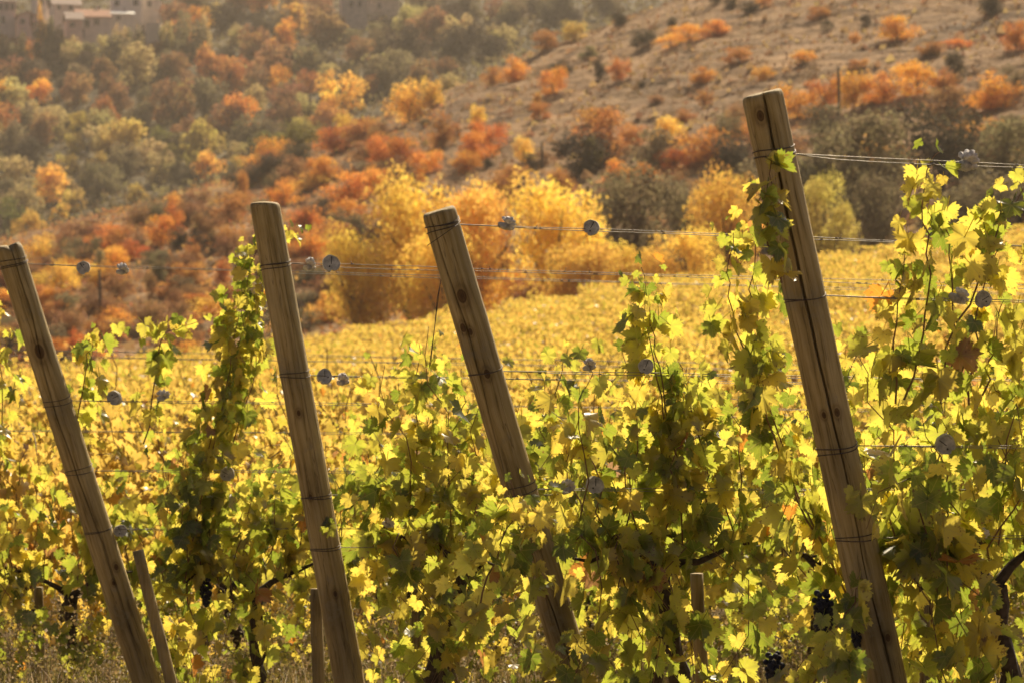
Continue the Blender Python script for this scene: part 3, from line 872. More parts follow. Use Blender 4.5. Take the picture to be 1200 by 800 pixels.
# tall shoots seen in the photograph: (row, depth offset, [(px, py)...], leaf density, half width)
TALL = [
    (4, 0.0, [(1062, 470), (1085, 380), (1088, 300), (1078, 240), (1092, 190), (1104, 176)], 1.25, 0.085),
    (4, 0.05, [(1105, 460), (1118, 370), (1112, 290), (1100, 215)], 1.05, 0.08),
    (4, 0.02, [(1050, 470), (1048, 380), (1062, 300)], 1.4, 0.08),
    (4, 0.1, [(1125, 380), (1160, 290), (1185, 240), (1215, 205)], 1.5, 0.07),
    (4, 0.08, [(1135, 470), (1142, 390), (1150, 330), (1172, 285)], 1.0, 0.08),
    (4, 0.05, [(1150, 460), (1165, 400), (1175, 350)], 1.2, 0.08),
    (3, -1.75, [(1015, 735), (975, 660), (940, 590), (915, 520), (890, 430), (880, 350), (885, 280), (896, 215)], 1.6, 0.07),
    (3, -1.72, [(985, 680), (945, 600), (910, 520), (885, 440), (862, 380), (850, 320), (862, 272)], 1.2, 0.055),
    (3, 0.0, [(800, 640), (790, 520), (772, 430), (762, 370), (750, 312)], 1.9, 0.075),
    (3, 0.03, [(785, 560), (776, 470), (762, 400), (752, 335)], 1.6, 0.08),
    (3, 0.05, [(830, 560), (812, 480), (795, 420)], 1.2, 0.08),
    (3, 0.0, [(960, 520), (985, 460), (1005, 410)], 1.2, 0.08),
    (1, 0.0, [(222, 730), (220, 660), (228, 590), (248, 510), (270, 440), (284, 380), (292, 320), (304, 286), (342, 268)], 2.5, 0.10),
    (1, 0.05, [(250, 600), (272, 520), (296, 450), (304, 380), (300, 310)], 2.1, 0.085),
    (1, -0.05, [(215, 680), (236, 580), (260, 480), (274, 400), (284, 340)], 1.5, 0.09),
    (1, 0.1, [(86, 520), (100, 440), (106, 405), (128, 385)], 1.5, 0.08),
    (1, 0.1, [(170, 520), (183, 440), (188, 400), (200, 388), (236, 376)], 1.5, 0.075),
    (2, 0.0, [(478, 600), (492, 510), (486, 440), (492, 400)], 1.6, 0.065),
    (2, 0.1, [(520, 560), (545, 480), (540, 430)], 1.2, 0.08),
    (2, 0.1, [(640, 500), (655, 440), (668, 410)], 1.1, 0.08),
    (0, 0.0, [(-6, 560), (2, 450), (-4, 370), (4, 345)], 1.4, 0.08),
    # shoots that hang in front of the posts
    (3, -0.45, [(550, 740), (580, 660), (606, 600), (600, 560)], 2.4, 0.10),
    (3, -0.40, [(640, 700), (616, 640), (612, 590)], 1.8, 0.08),
    (3, -0.42, [(640, 840), (665, 800), (690, 770), (672, 745)], 2.2, 0.09),
    (4, -0.30, [(930, 830), (960, 790), (990, 760), (975, 735)], 2.0, 0.09),
    (4, -0.13, [(912, 330), (899, 275), (897, 225), (906, 180)], 1.1, 0.022),
    (4, -0.22, [(985, 735), (1000, 705), (1012, 680)], 0.9, 0.03),
]
vine_roots = {}
def near_vine(k, t, seed, label):
    b = row_base(k) + ROW * t
    b[2] = gz(b[0], b[1])
    tm, paths, rnd = vine_data(seed, shoots=11 if k >= 1 else 10, hmul=0.90)
    root = empty('grapevine', b, RZ)
    tag(root, label, 'grapevine', NEAR_GROUP)
    obj('trunk', tm, root)
    vine_roots[(k, round(t, 2))] = dict(root=root, b=b, paths=paths, rnd=rnd, k=k, t=t)

def visible_t(k, lo=-90, hi=1290):
    return row_at(k, lo)[0], row_at(k, hi)[0]
seed = 100
WHICH = ['first', 'second', 'third', 'fourth', 'fifth', 'sixth', 'seventh']
for k in (4, 3, 2, 1, 0):
    t0, t1 = visible_t(k)
    t = 0.35 if k >= 1 else max(0.3, t0 + 0.3)
    if k == 1: t = 0.45
    q = 0
    while t < t1 + 0.3:
        if k >= 1: lab = '%s grapevine along the wires from the %s' % (WHICH[q], WHO[k])
        else: lab = 'grapevine in the first row behind the notched post, %s from that post' % WHICH[q]
        near_vine(k, t, seed, lab); seed += 1; t += 0.98; q += 1
for (k, dD, pts, dens, hw) in TALL:
    D0 = row_at(k, pts[0][0])[1]
    world_pts = []
    for (px, py) in pts:
        D = (row_at(k, px)[1] if abs(dD) < 0.3 else D0) + dD
        world_pts.append(P(px, py, D))
    mid = np.mean(world_pts, axis=0)
    best = min(vine_roots.values(), key=lambda v: np.linalg.norm((v['b'] - world_pts[0])[:2]) + (0 if (abs(dD) > 1 or v['k'] == k) else 5))
    loc = np.array([to_local(p, best['b'], RZ) for p in world_pts])
    tt = np.linspace(0, len(loc) - 1, 3 * len(loc))
    loc = np.stack([np.interp(tt, np.arange(len(loc)), loc[:, i]) for i in range(3)], 1)
    loc += best['rnd'].normal(0, 0.006, loc.shape)
    best['paths'].append((loc, ('tall', dens, hw)))

n_leaf_obj = 0
for key, v in vine_roots.items():
    root, rnd = v['root'], v['rnd']
    PO, BA, SZ, PRI = [], [], [], []
    for path, kind in v['paths']:
        obj('cane', cane_mesh(path, 0.0034 if kind == 'cane' else 0.0036), root)
        if kind == 'cane': a = leaves_on(path, rnd, 0.034, (0.034, 0.084), 0.095)
        else: a = leaves_on(path, rnd, 0.026, (0.032, 0.074), kind[2] * 1.12, kind[1] * 1.05)
        PO.append(a[0]); BA.append(a[1]); SZ.append(a[2]); PRI.append(np.full(len(a[0]), 0 if kind == 'cane' else 1))
    PO = np.concatenate(PO); BA = np.concatenate(BA); SZ = np.concatenate(SZ); PRI = np.concatenate(PRI)
    # leaves do not cover the clamps: they were cut back round the wire there
    keep = np.ones(len(PO), bool)
    for dp in DISC_POS:
        q = to_local(dp, v['b'], RZ)
        keep &= ~((np.hypot(PO[:, 0] - q[0] + 0.4 * (PO[:, 1] - q[1]), PO[:, 2] - q[2]) < 0.065) & (PO[:, 1] < q[1] + 0.03) & (PO[:, 1] > q[1] - 0.6))
    PO, BA, SZ, PRI = PO[keep], BA[keep], SZ[keep], PRI[keep]
    # the leaves that show: towards the camera, on the tall shoots, large, near the top
    score = PRI * 1.5 - PO[:, 1] * 2.0 + SZ * 8 + PO[:, 2] * 0.4 + rnd.random(len(PO)) * 0.3
    order = np.argsort(-score)
    cap = {4: 300, 3: 300, 2: 280, 1: 260, 0: 120}[v['k']]
    own, rest = order[:cap], order[cap:]
    for i in own:
        M = Matrix.Identity(4)
        B = BA[i] * SZ[i]
        for r in range(3):
            for c in range(3): M[r][c] = B[r][c]
            M[r][3] = PO[i][r]
        o = bpy.data.objects.new('leaf', LEAF_MESH[int(rnd.integers(0, 8))])
        COL.objects.link(o); o.parent = root; o.matrix_local = M
        n_leaf_obj += 1
    if len(rest):
        V, Fa, T = joined_leaves(PO[rest], BA[rest], SZ[rest], LEAF_SHAPES[:4], rnd.random(len(rest)))
        tag(obj('leaf_mass', mesh_from(V, Fa, M_LEAF, True, T, 'leaf_mass', LCO), root), kind='stuff')
    # a bunch of grapes on some vines
    if rnd.random() < 0.3:
        g = obj('grape_cluster', GRAPES[int(rnd.integers(0, 2))], root, (float(rnd.uniform(-.3, .3)), float(rnd.uniform(-.16, -.06)), float(rnd.uniform(.5, .62))))
# bunches the photograph shows beside the tallest post
v4 = min(vine_roots.values(), key=lambda v: np.linalg.norm(v['b'] - BASES[4]))
for (px, py, D) in ((965, 695, 8.25), (908, 768, 8.35), (1005, 715, 8.42)):
    o = obj('grape_cluster', GRAPES[0], v4['root'], to_local(P(px, py, D), v4['b'], RZ))
    o.scale = (1.1, 1.1, 1.1) if px < 1000 else (0.8, 0.8, 0.9)

# ------------------------------------------------------------------ the rows behind, vine by vine, then the far rows as one mass
VAR = []
for s in range(7):
    tm, paths, rnd = vine_data(500 + s, shoots=13, hmul=1.12)
    PO, BA, SZ = [], [], []
    cm = MB()
    for path, kind in paths:
        a = leaves_on(path, rnd, 0.032, (0.042, 0.078), 0.09)
        PO.append(a[0]); BA.append(a[1]); SZ.append(a[2])
        cm.tube(path, 0.0036, 4, False)
    PO = np.concatenate(PO); BA = np.concatenate(BA); SZ = np.concatenate(SZ)
    V, Fa, T = joined_leaves(PO, BA, SZ, [SMALL], rnd.random(len(PO)))
    VAR.append((tm, mesh_from(cm.v, cm.f, M_CANE, True, name='canes'), mesh_from(V, Fa, M_GOLD, True, T, 'foliage', LCO)))

ORD = 'zeroth second third fourth fifth sixth seventh eighth ninth tenth eleventh twelfth thirteenth fourteenth fifteenth sixteenth seventeenth eighteenth nineteenth twentieth twenty-first twenty-second twenty-third twenty-fourth twenty-fifth twenty-sixth twenty-seventh twenty-eighth twenty-ninth thirtieth'.split()
far_pos = []
count = 0
k = -1
while True:
    b = row_base(k)
    t0, t1 = row_at(k, -120)[0], row_at(k, 1320)[0]
    if row_at(k, 600)[1] > 108: break
    tt = np.arange(t0, t1, 0.98) + random.uniform(0, 0.9)
    for t in tt:
        p = b + ROW * t
        if p[1] > 111: continue
        p[2] = gz(p[0], p[1])
        if random.random() < 0.03: continue
        if count < 290:
            root = empty('grapevine', p, RZ + random.uniform(-.12, .12))
            sc = random.uniform(0.88, 1.12); root.scale = (sc, sc, sc * random.uniform(0.93, 1.08))
            nth = ORD[-k]
            tag(root, 'yellow leaved grapevine in the %s vine row behind the notched post' % nth, 'grapevine', '%s, %s row' % (FIELD_GROUP, nth))
            tm, cm, lm = VAR[random.randrange(7)]
            obj('trunk', tm, root); obj('canes', cm, root); obj('foliage', lm, root)
            count += 1
        else:
            far_pos.append(p)
    k -= 1
# far rows: leaf clumps of real size
far_pos = np.array(far_pos)
PO, SZ = [], []
for p in far_pos:
    n = int(np.interp(p[1], [40, 110], [260, 260]))
    a = RNG.uniform(-0.55, 0.55, n); c = RNG.normal(0, 0.16, n); h = 0.45 + RNG.random(n) ** 0.7 * (0.95 + 0.18 * math.sin(p[0] * 2.3) + 0.12 * RNG.normal())
    PO.append(p + ROW * a[:, None] + ROWN * c[:, None] + np.array([0, 0, 1]) * h[:, None]); SZ.append(np.full(n, np.interp(p[1], [40, 110], [0.056, 0.062])))
PO = np.concatenate(PO); SZ = np.concatenate(SZ) * RNG.uniform(0.7, 1.25, len(PO))
n = len(PO)
B = basis(RNG.normal(0, 0.5, (n, 3)) + SUN_W * 0.9, RNG.normal(0, 0.5, (n, 3)) + np.array([0, -0.2, -0.8]))
DIA = (np.array([(0, 1, 0), (0.75, 0.1, 0.12), (0, -0.6, 0.0), (-0.75, 0.1, 0.12)]), np.array([(0, 2, 1), (0, 3, 2)]))
V, Fa, T = joined_leaves(PO, B, SZ, [DIA], RNG.random(n))
tag(obj('far_vine_rows', mesh_from(V, Fa, M_GOLD, False, T, leafco=LCO)), 'golden vine rows merging into one field below the hillside', 'vineyard', kind='stuff')

# ------------------------------------------------------------------ stakes
def stake(px0, py0, px1, py1, D, w, label, name='vine_stake', pointed=False):
    a = P(px0, py0, D); d = P(px1, py1, D) - a
    d = d / -d[2]
    L = 0.1
    while a[2] - L > gz(a[0] + d[0] * L, a[1]): L += 0.01
    b = a + d * L; mb = MB(); n = 14
    pts = []; rr = []
    for i in range(n + 1):
        t = i / n; q = (a - b) * t + d * 0.2 * (1 - t) * 0 - np.array([0, 0, 0.15]) * (1 - t)
        pts.append((q[0] + 0.004 * math.sin(5 * t), q[1], q[2])); rr.append(w / 2 * (1.05 - 0.1 * t))
    mb.tube(pts, rr, 12, True, 0.03)
    o = mb.build(name, M_STAKE, None, True, loc=b)
    tag(o, label, 'stake')
stake(162, 645, 206, 800, 11.9, 0.050, 'short broken wooden stake leaning beside the notched post', 'broken_stake')
stake(45, 688, 46, 800, 14.6, 0.05, 'thin upright wooden stake by the low grey disc')
stake(371, 690, 372, 800, 12.3, 0.055, 'thin upright stake standing close to the most upright post')
stake(818, 672, 824, 800, 10.3, 0.05, 'thin weathered stake between slant topped post and tallest post')
stake(488, 690, 486, 800, 13.2, 0.05, 'thin brown stake among vine trunks beyond the most upright post')
stake(1083, 705, 1088, 800, 10.2, 0.05, 'thin grey stake beyond the tallest post, under its wires')

# ------------------------------------------------------------------ weeds and grass under the vines
def weeds(n):
    px = RNG.uniform(-120, 1320, n); D = 13.1 + 13 * RNG.random(n) ** 1.2
    x = (px - 600) / F * D; z = ground_z(x, D)
    PO, Bt, Bn, S, T = [], [], [], [], []
    for i in range(n):
        m = RNG.integers(18, 46); h = RNG.uniform(0.12, 0.58)
        lean = RNG.normal(0, 0.12, 2)
        t = RNG.random(m)
        q = np.stack([x[i] + lean[0] * t + RNG.normal(0, 0.03, m), D[i] + lean[1] * t + RNG.normal(0, 0.03, m), z[i] + h * t], 1)
        PO.append(q); S.append(RNG.uniform(0.004, 0.011, m) * RNG.uniform(0.7, 1.6)); T.append(np.full(m, RNG.random()) * 0.7 + RNG.random(m) * 0.3)
    PO = np.concatenate(PO); S = np.concatenate(S); T = np.concatenate(T); m = len(PO)
    B = basis(RNG.normal(0, 1, (m, 3)) + np.array([0, -.3, .6]), RNG.normal(0, 1, (m, 3)) + np.array([0, 0, .4]))
    return joined_leaves(PO, B, S, [DIA], T)
def mat_weed():
    m, N, L = new_mat('weeds')
    at = N.new('ShaderNodeAttribute'); at.attribute_name = 'tint'
    r = ramp(N, [(0, (0.10, 0.10, 0.03)), (0.35, (0.24, 0.21, 0.05)), (0.55, (0.30, 0.21, 0.08)), (0.8, (0.34, 0.24, 0.13)), (1.0, (0.62, 0.54, 0.42))])
    L.new(at.outputs['Fac'], r.inputs[0])
    leaf_shader(N, L, r.outputs[0], r.outputs[0], 0.5, 0.03)
    return m
M_WEED = mat_weed()
V, Fa, T = weeds(6500)
tag(obj('weeds', mesh_from(V, Fa, M_WEED, False, T)), 'low weeds and seed heads growing under the vines', 'weeds', kind='stuff')
def blades(n, dmin, dmax, h0, h1, w, pxr=(-120, 1320), pw=1.3):
    px = RNG.uniform(*pxr, n); D = dmin + (dmax - dmin) * RNG.random(n) ** pw
    x = (px - 600) / F * D; z = ground_z(x, D)
    h = RNG.uniform(h0, h1, n); a = RNG.uniform(0, 6.28, n); l = RNG.uniform(0.05, 0.7, n) * h
    base = np.stack([x, D, z - 0.01], 1); sd = np.stack([np.cos(a), np.sin(a), 0 * a], 1) * w * RNG.uniform(.6, 1.3, n)[:, None]
    b = RNG.uniform(0, 6.28, n); ld = np.stack([np.cos(b) * l, np.sin(b) * l, h], 1)
    V = np.stack([base - sd, base + sd, base + ld * np.array([.4, .4, .6]) + sd * .7, base + ld * np.array([.4, .4, .6]) - sd * .7, base + ld], 1).reshape(-1, 3)
    o = np.arange(n)[:, None, None] * 5
    f = (np.array([(0, 1, 2), (0, 2, 3), (3, 2, 4)])[None] + o).reshape(-1, 3)
    return V, f, np.repeat(RNG.random(n), 5)
V, Fa, T = blades(26000, 12.9, 26, 0.05, 0.26, 0.0024)
tag(obj('grass', mesh_from(V, Fa, M_WEED, False, T)), 'dry grass growing between the vine trunks', 'grass', kind='stuff')

# ------------------------------------------------------------------ trees and shrubs
def crown_mesh(seed, lobes, leaves, ls, flat=1.0, hollow=0.55, low=0.12, zlo=0.18):
    """a crown in a unit box: width 1, height 1, base at z = 0"""
    r = np.random.default_rng(seed)
    C, R = [], []
    for i in range(lobes):
        a = r.uniform(0, 6.28); q = 0.33 * r.random() ** 0.6 if i else 0
        zc = low + zlo + (0.68 - zlo) * r.random()
        q *= math.sqrt(max(0.08, 1 - ((zc - 0.40) / 0.52) ** 2))
        rad = r.uniform(0.10, 0.22) * (1.1 - 0.45 * abs(zc - 0.42))
        C.append((math.cos(a) * q, math.sin(a) * q, zc)); R.append(rad)
    C = np.array(C); R = np.array(R)
    pk = r.choice(lobes, leaves, p=R ** 2 / np.sum(R ** 2))
    d = r.normal(0, 1, (leaves, 3)); d /= np.linalg.norm(d, axis=1, keepdims=True)
    q = hollow + (1 - hollow) * r.random(leaves) ** 0.6
    q *= 1 + 0.20 * np.sin(d[:, 0] * 7 + pk) * np.sin(d[:, 2] * 6 + 2 * pk)
    pos = C[pk] + d * (R[pk] * q)[:, None] * np.array([1, 1, flat])
    pos[:, 2] = np.maximum(pos[:, 2], 0.01)
    stray = r.random(leaves) < 0.06
    pos[stray] += r.normal(0, 0.022, (stray.sum(), 3))
    B = basis(d + r.normal(0, 0.6, (leaves, 3)), r.normal(0, 1, (leaves, 3)) + np.array([0, 0, -.4]))
    size = ls * r.uniform(0.6, 1.4, leaves)
    clump = r.random(lobes)
    return joined_leaves(pos, B, size, [DIA], np.clip(0.55 * clump[pk] + 0.45 * r.random(leaves), 0, 1))
def crown(seed, *a, **k):
    V, f, T = crown_mesh(seed, *a, **k)
    return mesh_from(V, f, M_FOL, False, T, 'crown')
def limbs_mesh(seed, n=6, r0=0.03):
    rnd = random.Random(seed); random.seed(seed); mb = MB()
    mb.tube([(0, 0, -0.08), (0.01, 0, 0.1), (rnd.uniform(-.03, .03), rnd.uniform(-.03, .03), 0.3), (rnd.uniform(-.05, .05), rnd.uniform(-.05, .05), 0.62)], [r0 * 1.2, r0, r0 * .75, r0 * .25], 7, True, 0.08)
    for i in range(n):
        a = 6.28 * i / n + rnd.uniform(-.4, .4); l = rnd.uniform(0.2, 0.36); z0 = rnd.uniform(0.06, 0.3)
        mb.tube([(0, 0, z0), (math.cos(a) * l * .5, math.sin(a) * l * .5, z0 + 0.16), (math.cos(a) * l, math.sin(a) * l, z0 + rnd.uniform(.25, .42))], [r0 * .6, r0 * .4, r0 * .12], 5, True)
    return mesh_from(mb.v, mb.f, M_TRUNK, True, name='trunk')
C_TREE = [crown(900 + i, 34, 9500, 0.0135, hollow=0.40, low=0.06, zlo=0.08, flat=0.8) for i in range(4)]        # yellow trees by the field
C_OLIVE = [crown(920 + i, 17, 4600, 0.017, hollow=0.6, flat=0.9, low=0.02, zlo=0.08) for i in range(4)]
C_SHRUB = [crown(940 + i, 22, 2600, 0.0215, hollow=0.15, low=0.0, zlo=0.03) for i in range(6)]
C_FAR = [crown(960 + i, 15, 1700, 0.031, hollow=0.45, low=0.0, zlo=0.1) for i in range(6)]
C_TALL = [crown(980 + i, 14, 1500, 0.032, hollow=0.45, low=0.0, zlo=0.1) for i in range(3)]
T_TREE = [limbs_mesh(10 + i) for i in range(4)]
T_SHRUB = [limbs_mesh(30 + i, 7, 0.018) for i in range(3)]

COLS = {
    'yellow': (0.86, 0.59, 0.125), 'gold': (0.84, 0.55, 0.11), 'yellowgreen': (0.56, 0.42, 0.11), 'orange': (0.76, 0.37, 0.065), 'red': (0.62, 0.23, 0.05),
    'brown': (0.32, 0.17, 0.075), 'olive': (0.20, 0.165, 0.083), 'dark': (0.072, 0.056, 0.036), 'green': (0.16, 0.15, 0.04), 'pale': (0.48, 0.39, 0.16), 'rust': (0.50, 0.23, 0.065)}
WORD = {'yellow': 'bright yellow', 'gold': 'golden', 'yellowgreen': 'yellow green', 'orange': 'orange', 'red': 'red orange', 'brown': 'brown', 'olive': 'grey green', 'dark': 'dark',
        'green': 'green', 'pale': 'pale olive', 'rust': 'rust brown'}
def plant(name, cat, x, y, w, h, colr, crowns, trunks, label, group=None, sink=0.0, part='trunk'):
    z = gz(x, y) - sink
    root = empty(name, (x, y, z), random.uniform(0, 6.28))
    c = obj('crown', random.choice(crowns), root); s = obj(part, random.choice(trunks), root)
    c.scale = (w / 0.78 * random.uniform(0.9, 1.15), w / 0.78 * random.uniform(0.8, 1.1), h / 0.86); s.scale = (w, w, h / 0.88)
    base = COLS[colr]; j = random.uniform(0.82, 1.18); g = random.uniform(0.92, 1.08)
    c.color = (min(1, base[0] * j), min(1, base[1] * j * g), base[2] * j, 1)
    tag(root, label, cat, group)
    return root

# prominent trees at the foot of the hill: crown box in the photo (x0, x1, top, base hidden behind the vines)
def foot_tree(x0, x1, top, D, colr, crowns, label, name='autumn_tree', cat='tree', base=None):
    cx = (x0 + x1) / 2; x = (cx - 600) / F * D
    zt = (HZ - top) / F * D; w = (x1 - x0) / F * D * 1.12
    h = zt - gz(x, D)
    plant(name, cat, x, D, w, h, colr, crowns, T_TREE, label)
foot_tree(376, 452, 258, 127, 'gold', C_TREE, 'low golden tree behind the slant topped post, beside the tall yellow trees')
foot_tree(428, 530, 190, 130, 'yellow', C_TREE, 'tall yellow tree standing behind the top of the slant topped post')
foot_tree(512, 612, 205, 128, 'yellow', C_TREE, 'middle one of the bright yellow trees above the crumpled spool')
foot_tree(590, 706, 198, 131, 'yellow', C_TREE, 'broad bright yellow tree above the flat dark disc')
foot_tree(478, 560, 255, 124, 'gold', C_TREE, 'smaller golden tree in front of the tall yellow trees')
foot_tree(640, 720, 275, 124, 'gold', C_TREE, 'low golden tree at the edge of the field under the broad yellow tree')
foot_tree(700, 770, 282, 125, 'gold', C_TREE, 'small orange gold tree beside the grey green olive trees')
foot_tree(802, 900, 190, 132, 'gold', C_TREE, 'rounded golden willow behind the leafy shoot of the tallest post')
foot_tree(925, 1003, 200, 133, 'yellowgreen', C_TREE, 'yellow green tree just beyond the tallest post')
foot_tree(760, 850, 265, 126, 'gold', C_TREE, 'low golden tree below the olive trees, left open by the posts')
for i, (x0, x1, top, D, lab) in enumerate((
    (690, 800, 182, 140, 'grey green olive tree between the broad yellow tree and the golden willow'),
    (780, 850, 215, 137, 'small grey green olive tree in front of the golden willow'),
    (915, 1000, 128, 158, 'grey green olive tree behind the top of the tallest post'),
    (960, 1075, 125, 152, 'large grey green olive tree under the orange hedge and pole'),
    (1060, 1150, 100, 160, 'dark grey green olive tree behind the leafy vine tip'),
    (1125, 1215, 135, 150, 'wide olive tree beside the large crumpled spool'),
    (995, 1070, 200, 140, 'low olive tree behind the vine beyond the tallest post'),
    (1070, 1160, 205, 141, 'grey olive tree behind the tall vine shoots'),
    (1150, 1240, 190, 143, 'olive tree above the yellow shoot of the vine, on the slope'),
    (860, 930, 165, 150, 'olive tree half hidden behind the tallest post'))):
    foot_tree(x0, x1, top, D, 'dark' if 'dark' in lab else 'olive', C_OLIVE, lab, 'olive_tree')

# shrubs on the slope: (centre px, base py, width px, height px, colour)
SH = [(835, 190, 95, 44, 'orange'), (880, 178, 60, 40, 'orange'), (755, 215, 50, 26, 'orange'), (720, 215, 40, 30, 'orange'), (790, 200, 50, 30, 'red'),
      (935, 140, 56, 42, 'orange'), (965, 132, 50, 44, 'red'), (1000, 128, 56, 48, 'orange'), (1035, 122, 52, 40, 'orange'), (1075, 112, 60, 42, 'orange'), (1105, 112, 40, 34, 'rust'),
      (1160, 128, 66, 46, 'orange'), (1120, 95, 36, 36, 'dark'), (1050, 50, 54, 32, 'orange'), (1190, 62, 44, 40, 'red'), (1160, 18, 40, 30, 'dark'), (808, 52, 46, 22, 'orange'),
      (785, 58, 34, 18, 'gold'), (840, 40, 44, 18, 'orange'), (755, 56, 40, 22, 'dark'), (728, 32, 30, 22, 'dark'), (660, 88, 36, 18, 'dark'), (704, 92, 22, 30, 'dark'),
      (724, 95, 34, 28, 'red'), (648, 110, 38, 34, 'orange'), (690, 72, 32, 18, 'olive'), (600, 98, 44, 34, 'orange'), (578, 102, 32, 26, 'rust'), (640, 60, 44, 24, 'rust'), (672, 48, 36, 24, 'yellowgreen'),
      (556, 192, 50, 40, 'red'), (575, 180, 42, 42, 'red'), (545, 205, 40, 30, 'orange'), (614, 192, 30, 34, 'yellow'), (705, 192, 72, 70, 'rust'), (690, 205, 40, 46, 'green'), (740, 175, 40, 30, 'rust'),
      (780, 168, 44, 30, 'gold'), (700, 145, 50, 18, 'rust'), (632, 142, 30, 22, 'rust'), (480, 145, 62, 54, 'gold'), (505, 128, 46, 40, 'gold'), (525, 105, 50, 34, 'pale'), (560, 145, 30, 24, 'gold'),
      (470, 200, 54, 40, 'red'), (450, 205, 50, 36, 'red'), (520, 175, 46, 44, 'rust'), (500, 205, 44, 30, 'orange'), (410, 240, 70, 42, 'orange'), (440, 230, 46, 34, 'orange'), (380, 215, 50, 30, 'orange'),
      (350, 180, 60, 40, 'green'), (320, 200, 60, 40, 'orange'), (300, 185, 46, 30, 'orange'), (370, 150, 40, 26, 'gold'), (405, 145, 40, 24, 'rust'), (430, 165, 40, 22, 'rust'),
      (865, 75, 44, 20, 'rust'), (940, 75, 30, 16, 'orange'), (895, 95, 30, 18, 'orange'), (820, 100, 40, 22, 'orange'), (825, 125, 24, 20, 'rust'), (960, 25, 34, 18, 'rust'), (880, 15, 30, 14, 'dark'),
      (855, 12, 20, 16, 'dark'), (838, 8, 18, 16, 'dark'), (1090, 68, 36, 16, 'rust'), (1120, 60, 40, 14, 'red'), (1005, 80, 26, 12, 'rust'), (895, 10, 22, 18, 'rust'),
      (590, 240, 60, 40, 'rust'), (660, 235, 50, 40, 'rust'), (720, 250, 40, 40, 'olive'), (622, 200, 26, 22, 'dark'), (600, 212, 40, 20, 'rust'), (640, 195, 30, 16, 'brown'), (800, 145, 30, 18, 'rust'),
      (1180, 165, 60, 34, 'olive'), (1190, 110, 44, 34, 'olive')]
def shrub(u, y, wp, hp, c):
    x, D = hit(u, y, 118, 330)
    w = wp / F * D; h = hp / F * D
    size = 'tiny' if wp < 20 else ('small' if wp < 34 else ('medium sized' if wp < 52 else 'large'))
    if u < 480 and y > 200: where = 'in the orange thicket below the wood'
    elif u > 660 and y > 165: where = 'beside the olive trees at the foot of the slope'
    elif u > 900 and y > 85: where = 'near the pole above the olive trees'
    elif u < 480: where = 'on the end of the slope below the wood'
    elif u > 780: where = 'on the upper bare slope above the pole'
    elif y > 320: where = 'at the feet of the yellow trees'
    else: where = 'on the bare slope above the yellow trees'
    kindw = 'evergreen shrub' if c in ('dark', 'olive', 'green') else 'autumn shrub'
    lab = '%s %s %s %s' % (size, WORD[c], kindw, where)
    plant('autumn_shrub' if c not in ('dark', 'olive', 'green') else 'evergreen_shrub', 'shrub', x, D, w, max(0.6, h), c, C_SHRUB, T_SHRUB, lab,
          '%s %s %ss %s' % (size, WORD[c], kindw, where), 0.05, 'stem')
for s_ in SH: shrub(*s_)
# the thicket of orange and red shrubs on the lower slope
for i in range(240):
    u = random.uniform(-40, 480); lo = np.interp(u, US, [310, 288, 195, 66, -60, -150, -220]) + 2
    lo += np.interp(u, [0, 200, 300, 400], [26, 26, 16, 0])
    if u > 350: lo += (u - 350) * 0.35
    y = lo + (452 - 0.11 * u - lo) * random.random() ** 1.15
    if u > 400 and y > 340: continue
    shrub(u, y, random.uniform(22, 66), random.uniform(18, 40), random.choices(['orange', 'rust', 'red', 'brown', 'gold', 'dark', 'olive'], [5, 8, 3, 9, 2, 4, 6])[0])
for i in range(55):
    u = random.uniform(440, 1240); y = random.uniform(-10, 240)
    if y < 70 - (u - 600) * 0.4 + 20: continue
    shrub(u, y, random.uniform(8, 26), random.uniform(6, 16), random.choices(['rust', 'brown', 'dark', 'orange'], [4, 4, 3, 2])[0])

for i in range(46):          # scrub that closes the gaps round the olive trees
    u = random.uniform(670, 1260); y = random.uniform(170, 330) - 0.06 * (u - 670)
    shrub(u, y, random.uniform(40, 90), random.uniform(30, 56), random.choices(['olive', 'brown', 'dark', 'gold', 'rust'], [8, 4, 2, 2, 2])[0])
for i in range(14):          # russet bushes at the feet of the yellow trees
    u = random.uniform(380, 720); y = random.uniform(330, 372)
    shrub(u, y, random.uniform(36, 70), random.uniform(24, 44), random.choices(['rust', 'brown', 'orange', 'gold'], [4, 4, 2, 2])[0])

